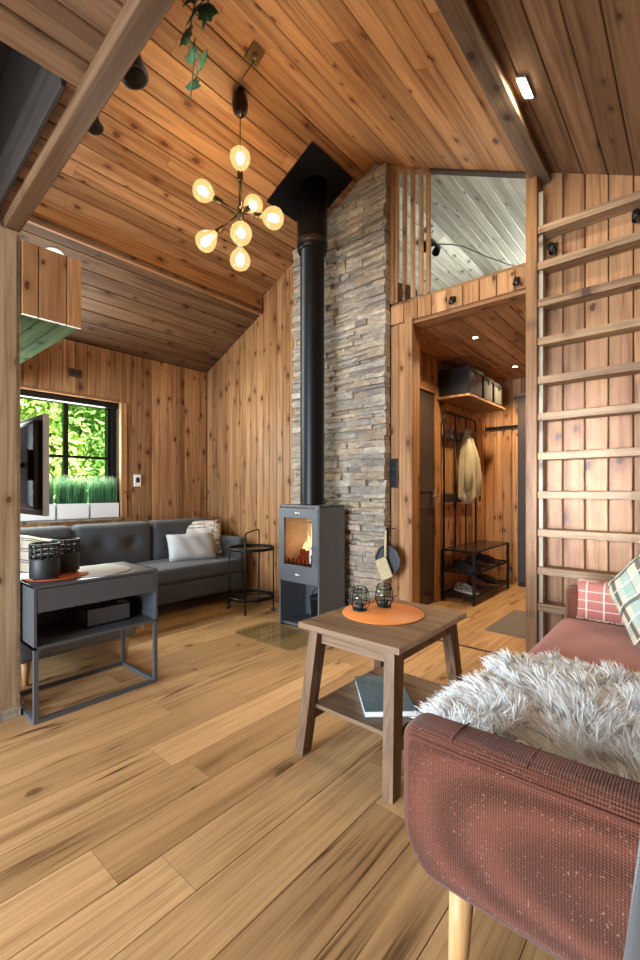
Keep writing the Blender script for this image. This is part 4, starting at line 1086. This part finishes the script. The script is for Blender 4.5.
# hanging ivy
t = thing('hanging_ivy', 'trailing green ivy strand hanging from the loft edge', 'plant', (-1.07, .70, 2.56))
IVY = plain('ivy_leaf', '#2f5230', .45, var=.25, nscale=30)
stem = [(.0, -.02, .0), (.0, .02, -.04), (-.03, .02, -.1), (-.04, .015, -.16), (-.02, .02, -.22), (-.03, .02, -.29), (-.04, .02, -.33)]
B().tube(stem, .0022, 5).build('stem', plain('ivy_stem', '#5a5a34', .6), t)
B().tube([(.0, .0, .0), (.035, .03, -.05), (.03, .03, -.12)], .002, 5).build('stem', bpy.data.materials['ivy_stem'], t)
leaf = [(0, -.5), (.22, -.42), (.5, -.18), (.30, -.02), (.28, .22), (.1, .2), (0, .62), (-.1, .2), (-.28, .22), (-.30, -.02), (-.5, -.18), (-.22, -.42)]
for (lx, lz, s, r1) in ((.05, -.045, .07, 40), (-.01, -.10, .06, -30), (.02, -.01, .055, 20), (-.03, -.05, .05, -40), (.04, -.085, .06, 10), (.025, -.13, .052, -15), (-.055, -.145, .05, 30), (-.045, -.185, .046, 160), (.0, -.245, .05, -60), (-.045, -.275, .04, 170), (-.02, -.02, .05, 70)):
    q = basis((lx, .025 + random.uniform(-.008, .012), lz), (random.uniform(-.2, .6), -.75, random.uniform(-.3, .4)), (0, 0, 1)) @ Matrix.Rotation(R(r1 + 180), 4, 'Z')
    b = B(); c = b.bm.verts.new(q @ Vector((0, 0, s * .12))); rim = [b.bm.verts.new(q @ Vector((1.35 * x * s, 1.35 * y * s, -.04 * s * abs(x)))) for x, y in leaf]
    for k in range(len(rim)): b.bm.faces.new((c, rim[k], rim[(k + 1) % len(rim)]))
    o = b.build('leaf', IVY, t); md = o.modifiers.new('thick', 'SOLIDIFY'); md.thickness = .0012

# wall fittings
t = thing('thermostat', 'small white wall thermostat with dark display beside window', 'thermostat', (XW, 2.177, 1.196))
B().box(0, .016, -.036, .036, -.06, .06, .004).build('casing', WHITE, t); B().box(.015, .018, -.018, .018, -.02, .03).build('display', BLACKP, t)
t = thing('wall_socket', 'dark brown double wall socket above the window', 'socket', (XW, 1.592, 2.166))
B().box(0, .014, -.055, .055, -.038, .038, .003).build('plate', plain('socket_brown', '#3a2a20', .4), t)
for s in (-1, 1): B().lathe([(0, .0145), (.018, .0145), (.02, .017), (.022, .0145)], 16, Matrix.Translation((0, s * .026, 0)) @ Matrix.Rotation(R(90), 4, 'Y')).build('outlet', BLACKP, t)
t = thing('switch_panel', 'tall black light switch panel between stone and doorway', 'switch', (-1.822, YB - .001, 1.232))
B().box(-.046, .046, -.012, 0, -.115, .115, .003).build('plate', BLACKP, t)
for k in (-1, 0, 1): B().box(-.03, .03, -.017, -.011, k * .072 - .028, k * .072 + .028, .002).build('rocker', BLACK, t)
# dustpan and brush
t = thing('dustpan', 'dark grey dustpan hanging by its handle beside the stone', 'dustpan', (-1.795, 2.893, .80))
pan = [(-.03, -.13), (.03, -.13), (.075, -.16), (.105, -.22), (.10, -.28), (.06, -.33), (0, -.35), (-.06, -.33), (-.10, -.28), (-.105, -.22), (-.075, -.16)]
b = B(); b.prism(pan, -.004, .0, Matrix.Rotation(R(90), 4, 'X')); 
b.tube([(x, .012 - .02, z) for x, z in pan], .008, 6, closed=True)
b.build('pan', plain('pan_charcoal', '#454a50', .4, .3), t)
B().tube([(0, 0, -.14), (0, -.004, -.08), (0, -.004, -.01), (0, 0, .01)], [.014, .011, .013, .008], 10).build('handle', IRON, t)
B().tube([(.0, .10, .0), (0, -.01, .0), (0, -.018, .012)], .004, 6).build('hook', IRON, t)
t = thing('hearth_brush', 'wooden hand brush with pale bristles hanging over the dustpan', 'brush', (-1.795, 2.862, .795))
B().tube([(0, 0, 0), (0, -.004, -.10), (0, -.006, -.2)], [.008, .010, .009], 8).build('handle', plain('brush_wood', '#d8c79c', .5, var=.08), t)
M = Matrix.Translation((-.005, -.012, -.30)) @ Matrix.Rotation(R(-24), 4, 'Y')
B().box(-.05, .05, -.012, .012, -.07, .09, .006, mat=M).build('head', plain('brush_head', '#e3d8b4', .6, var=.06), t)
br = B()
for i in range(14):
    for j in range(9):
        p = M @ Vector((-.045 + .09 * j / 8, -.012, -.065 + .15 * i / 13)); br.bar(p, p + Vector((random.uniform(-.003, .003), -.022, random.uniform(-.003, .003))), .0035)
br.build('bristles', plain('bristle', '#cbb98a', .8), t, kind='stuff')

# ------------------------------------------------------------------ hall contents
t = thing('hall_tree', 'black metal coat stand with shoe shelves in the hall', 'coat rack', (-1.93, 4.10, 0))
r = .011; Lh, Dh = 1.0, .34
top_ = [(.03, 0, .515), (.03, 0, 1.80)] + [(.03, .08 * (1 - math.cos(q)), 1.80 + .08 * math.sin(q)) for q in (R(30), R(60), R(90))] + [(.03, Lh * .82 - .08 + .08 * math.sin(q), 1.80 + .08 * math.cos(q)) for q in (0, R(30), R(60), R(90))] + [(.03, Lh * .82, .515)]
B().tube(top_, r, 8).build('frame', BLACK, t)
for yy in (.27, .54): B().tube([(.03, yy, .515), (.03, yy, 1.88)], .008, 8).build('upright', BLACK, t)
for zz in (1.66, 1.02): B().box(.022, .036, 0, Lh * .82, zz - .045, zz + .045, .002).build('back_panel', plain('rack_board', '#2a2320', .5) if 'rack_board' not in bpy.data.materials else bpy.data.materials['rack_board'], t)
for k, yy in enumerate((.1, .25, .4, .55, .7)):
    B().tube([(.036, yy, 1.70), (.07, yy, 1.69), (.085, yy, 1.72), (.08, yy, 1.745)], .005, 6).tube([(.068, yy, 1.69), (.06, yy, 1.64), (.07, yy, 1.62), (.08, yy, 1.64)], .004, 6).build('hook', CHROME, t)
for xx in (.012, Dh - .012):
    for yy in (.012, Lh - .012): B().box(xx - .012, xx + .012, yy - .012, yy + .012, 0, .50).build('leg', BLACK, t)
B().box(0, Dh, 0, Lh, .50, .518, .003).build('bench_top', plain('bench_black', '#1c1a19', .25), t)
for zz in (.305, .075):
    b = B(); b.box(0, Dh, 0, .02, zz - .01, zz + .01).box(0, Dh, Lh - .02, Lh, zz - .01, zz + .01).box(0, .02, 0, Lh, zz - .01, zz + .01).box(Dh - .02, Dh, 0, Lh, zz - .01, zz + .01)
    for k in range(9): b.box(.02 + k * .036, .026 + k * .036, .02, Lh - .02, zz - .003, zz + .003)
    b.build('shoe_shelf', BLACK, t)
def shoe(loc, rz, label, col, pat=None):
    t = thing('shoe', label, 'shoe', loc, rz, None)
    up = [(-.13, .035, .075), (-.09, .038, .088), (-.03, .038, .082), (.03, .042, .062), (.09, .045, .048), (.13, .03, .038)]
    b = B(); rings = []
    for x, hw, h in up:
        rings.append([b.bm.verts.new((x, hw * math.cos(q) * (1 if math.sin(q) < .2 else .8), .018 + max(0, math.sin(q)) * (h - .018))) for q in [math.pi * k / 8 for k in range(9)]])
    for a, c in zip(rings, rings[1:]):
        for k in range(8): f = b.bm.faces.new((a[k], c[k], c[k + 1], a[k + 1])); f.smooth = True
    b.bm.faces.new(rings[0]); b.bm.faces.new(rings[-1][::-1])
    m = plain('shoe_' + col, col, .7, var=.2, nscale=40) if not pat else pat
    u = b.build('upper', m, t)
    sole = [(x, hw + .004) for x, hw, h in up] + [(x, -hw - .004) for x, hw, h in up[::-1]]
    B().prism(sole, 0, .02).build('sole', plain('sole_' + col, '#2b2624' if not pat else '#cfcac0', .7), t)
    lc = B()
    for k in range(4): lc.tube([(-.01 + k * .022, -.022, .078 - k * .006), (-.004 + k * .022, 0, .086 - k * .008), (-.01 + k * .022, .022, .078 - k * .006)], .003, 5)
    lc.build('laces', WHITE if pat else BLACKP, u)
SNAKE = NT('speckled_knit'); vv = SNAKE.new('ShaderNodeTexVoronoi'); SNAKE.link(SNAKE.coords(), vv.inputs[0]); vv.inputs['Scale'].default_value = 70
SNAKE.link(SNAKE.mix(SNAKE.rng(vv.outputs['Distance'], .25, .5), lin('#e6e0d4'), lin('#5a554c')), SNAKE.b.inputs['Base Color'])
shoe((-1.74, 4.24, .316), R(-20), 'black low shoe on the upper shelf, near the bench corner', '#2a2422')
shoe((-1.73, 4.52, .316), R(-15), 'dark brown shoe on the upper shelf, behind the black one', '#4a3428')
shoe((-1.72, 4.80, .316), R(-12), 'dark maroon shoe at the far end of the upper shelf', '#3e2420')
shoe((-1.74, 4.26, .086), R(-18), 'speckled cream knit trainer on the lower shelf', '#d8d2c6', SNAKE.m)
shoe((-1.74, 4.62, .086), R(-12), 'reddish brown shoe on the lower shelf behind the trainer', '#6a3a24')
shoe((-1.74, 4.88, .086), R(-12), 'dark grey shoe at the far end of the lower shelf', '#33302e')
# coat
t = thing('coat', 'cream trench coat hanging from the black coat stand', 'coat', (-1.83, 4.50, 0))
COATM = fabric('cream_cotton', '#94896a', '#b8ad8b', 300, .9, .15)
b = B(); rings = []; nz_ = 16; nr_ = 36
for i in range(nz_ + 1):
    f = i / nz_; z = 1.735 - .75 * f; wy = .012 + .115 * min(1, f * 1.7) ** .9 + .02 * f; wx = .02 + .055 * min(1, f * 2.5) ** .7
    rings.append([b.bm.verts.new((wx * math.sin(q) * (1 + .22 * f * math.sin(7 * q + 2 * f)), wy * math.cos(q) * (1 + .10 * f * math.sin(5 * q + 1)), z + (.03 * math.sin(2 * q) if i == nz_ else 0))) for q in [2 * math.pi * k / nr_ for k in range(nr_)]])
for a, c in zip(rings, rings[1:]):
    for k in range(nr_): f = b.bm.faces.new((a[k], a[(k + 1) % nr_], c[(k + 1) % nr_], c[k])); f.smooth = True
b.bm.faces.new(rings[0]); b.bm.faces.new(rings[-1][::-1])
b.build('body', COATM, t)
for s, dz in ((-1, .0), (1, -.06)):
    B().tube([(.03, s * .04, 1.64), (.055, s * .09, 1.48 + dz), (.065, s * .12, 1.28 + dz), (.06, s * .13, 1.10 + dz)], [.02, .042, .044, .04], 12).build('sleeve', COATM, t)
B().tube([(.055, .10, 1.20), (.075, .15, 1.12), (.07, .18, 1.06), (.06, .2, .98)], .012, 6).build('belt', plain('belt_dark', '#3c362c', .7), t)
# shelf with crates
t = thing('hat_shelf', 'wooden wall shelf under the hall ceiling carrying black crates', 'shelf', (HX, 4.02, 1.995))
B().box(0, .34, 0, 1.02, -.012, .012, .003).build('shelf_board', PINE_Y, t)
for yy in (.12, .9): B().box(0, .02, yy - .015, yy + .015, -.05, -.012).build('bracket', PINE_Y, t)
CRATE = plain('crate_black', '#232325', .38, var=.08)
for i, (yy, wd, hh) in enumerate(((4.06, .36, .27), (4.44, .27, .25), (4.73, .27, .24))):
    t = thing('storage_crate', ['largest black storage crate on the hall shelf, with red label', 'black storage crate in the middle of the hall shelf', 'black storage crate at the far end of the hall shelf'][i], 'crate', (HX + .02, yy, 2.0085), 0, 'crates on the hall shelf')
    B().prism([(0, .005), (.29, .005), (.30, .0), (.30, .0)][:3] + [(.29, wd - .005), (0, wd - .005)], 0, hh - .04).build('body', CRATE, t)
    B().box(-.004, .304, -.002, wd + .002, hh - .04, hh, .006).build('lid', CRATE, t)
    b_ = B().box(.291, .300, wd * .12, wd * .88, .02, hh - .05, .003).build('front_panel', plain('crate_silver', '#5a5955', .35, .4) if 'crate_silver' not in bpy.data.materials else bpy.data.materials['crate_silver'], t)
    B().box(.30, .308, wd * .42, wd * .58, hh - .075, hh - .03, .002).build('latch', BLACK, t)
    if i == 0: B().box(.300, .303, wd * .55, wd * .85, hh - .085, hh - .055).build('red_label', plain('label_red', '#b3241d', .5), t)
# hook rail
t = thing('hook_rail', 'black wall rail with coat hooks on the hall end wall', 'hook rail', (-1.93, HY, 1.835))
B().box(0, .36, -.02, 0, -.018, .018, .002).build('rail', BLACK, t)
for k in range(4): B().tube([(.05 + k * .087, -.02, 0), (.05 + k * .087, -.06, -.02), (.05 + k * .087, -.07, .01)], .006, 6).build('hook', BLACK, t)
# wardrobe
t = thing('wardrobe', 'tall dark brown panelled wardrobe at the hall end wall', 'wardrobe', (-1.56, 5.28, 0))
B().box(0, .98, .02, .065, .05, 2.18).build('carcass', DOORDK, t)
B().box(0, .98, 0, .068, 2.17, 2.20, .004).build('cornice', wood('pale_cornice', '#a99377', '#8a7458', None, .5, .1), t)
B().box(.0, .98, .03, .065, 0, .05).build('plinth', BLACKP, t)
for k in (0, 1):
    dr = B().box(.01 + k * .485, .485 + k * .485, 0, .02, .06, 2.16, .003).build('door', DOORDK, t)
    for za, zb in ((.15, .82), (.95, 1.35), (1.45, 2.08)): B().box(.07 + k * .485, .425 + k * .485, -.004, .002, za, zb, .003).build('panel', DOORDK, dr)
    B().tube([(.45 + k * .07, -.03, 1.0), (.45 + k * .07, -.03, 1.15)], .006, 6).tube([(.45 + k * .07, -.03, 1.03), (.45 + k * .07, 0, 1.03)], .004, 6).tube([(.45 + k * .07, -.03, 1.12), (.45 + k * .07, 0, 1.12)], .004, 6).build('handle', CHROME, dr)
B().prism(rrect(.21, .36, .01), 0, .012).build('doormat', fabric('mat_grey', '#5f574c', '#8d8272', 120, .95, .8, fleck='#b3a893'), None, loc=(-1.05, 3.82, .001), label='grey speckled doormat on the hall floor', cat='doormat')

# ------------------------------------------------------------------ bar stool at the camera's right hand
t = thing('bar_stool', 'grey bar stool standing close beside the rust sofa arm', 'stool', (.1065, .572, 0))
SG = plain('stool_grey', '#7d858c', .45, .2)
for sx in (-1, 1):
    for sy in (-1, 1):
        B().tube([(sx * .15, sy * .15, .68), (sx * .222, sy * .17, 0)], [.0105, .008], 12).build('leg', SG, t)
B().rbox(-.155, .18, -.17, .17, .675, .71, .015, 3).build('seat', SG, t)
for s in (-1, 1):
    B().tube([(s * .195, -.162, .26), (s * .195, .162, .26)], .008, 8).build('stretcher', SG, t)

# ------------------------------------------------------------------ garden seen through the window
ground = struct('ground', B().box(-40, -4.6, -25, 30, -.8, -.4), plain('garden_grass', '#5d7a3a', .9, var=.3, nscale=3), None)
b = B()
b.prism([(-16.5, -.8), (-34, -.8), (-34, 14), (-28, 12), (-19, 5)], -30, 25, Matrix.Rotation(R(90), 4, 'X'))
struct('ground_hillside', b, plain('hill_green', '#4f7a33', .95, var=.45, nscale=1.6))
def leaf_mat(i, a, c):
    t = NT('foliage_%d' % i); at = t.new('ShaderNodeAttribute', attribute_name='along'); s = t.new('ShaderNodeSeparateColor'); t.link(at.outputs['Color'], s.inputs[0])
    t.link(t.mix(s.outputs[1], lin(a), lin(c)), t.b.inputs['Base Color']); t.b.inputs['Roughness'].default_value = .6
    t.b.inputs['Subsurface Weight'].default_value = 0
    return t.m
BARK = plain('bark', '#4a3a2a', .9, var=.2)
def bush(i, loc, rx, rz, label, a, c, n):
    t = thing('garden_tree', label, 'tree', loc, 0, 'trees outside the window')
    for k in range(3):
        q = k * 2.1 + i; B().tube([(.05 * math.cos(q), .05 * math.sin(q), 0), (.25 * math.cos(q) * rx, .25 * math.sin(q) * rx, rz * .8), (.5 * math.cos(q) * rx, .5 * math.sin(q) * rx, rz * 1.4)], [.06, .04, .01], 7).build('trunk', BARK, t)
    vs, fs, cv = [], [], []
    blobs = [(Vector((random.uniform(-.6, .6) * rx, random.uniform(-.6, .6) * rx, rz * random.uniform(.25, 1.65))), random.uniform(.3, .55) * rx) for _ in range(14)]
    for _ in range(n):
        c_, rr = random.choice(blobs); d = Vector((random.gauss(0, 1), random.gauss(0, 1), random.gauss(0, 1))).normalized()
        p = c_ + d * rr * random.uniform(.75, 1.05)
        if p.z < 0: continue
        s = random.uniform(.06, .12); u = Vector((random.gauss(0, 1), random.gauss(0, 1), random.gauss(0, .6))).normalized(); w = u.cross(d + Vector((0, 0, .3))).normalized()
        k0 = len(vs); vs += [p - u * s, p + w * s * .5, p + u * s, p - w * s * .5]; fs.append((k0, k0 + 1, k0 + 2, k0 + 3)); cv += [random.random()] * 4
    me = bpy.data.meshes.new('foliage'); me.from_pydata(vs, [], fs); ca = me.color_attributes.new('along', 'FLOAT_COLOR', 'POINT')
    for k, q in enumerate(cv): ca.data[k].color = (0, q, 0, 1)
    obj('foliage', me, leaf_mat(i, a, c), t, kind='stuff')
bush(0, (-8.6, 2.2, -.4), 1.25, 1.9, 'bright green leafy tree outside, behind the window mullion', '#86b84a', '#d3ec86', 9000)
bush(1, (-8.8, 5.0, -.4), 1.15, 1.9, 'yellow-green bushy tree outside, toward the window jamb', '#93c050', '#daf08e', 9000)
bush(2, (-13.2, 4.8, -.4), 2.2, 2.8, 'tall darker green tree behind the bright garden trees', '#6a9f42', '#a9d668', 10000)
bush(3, (-8.6, -.9, -.4), 1.3, 1.8, 'leafy green tree outside, hidden mostly by the television', '#5a8a2c', '#a0c850', 6000)
bush(4, (-13.4, 10.2, -.4), 2.2, 2.8, 'tall mid green tree standing beside the darker tree', '#4a7a2a', '#8fbc4e', 8000)
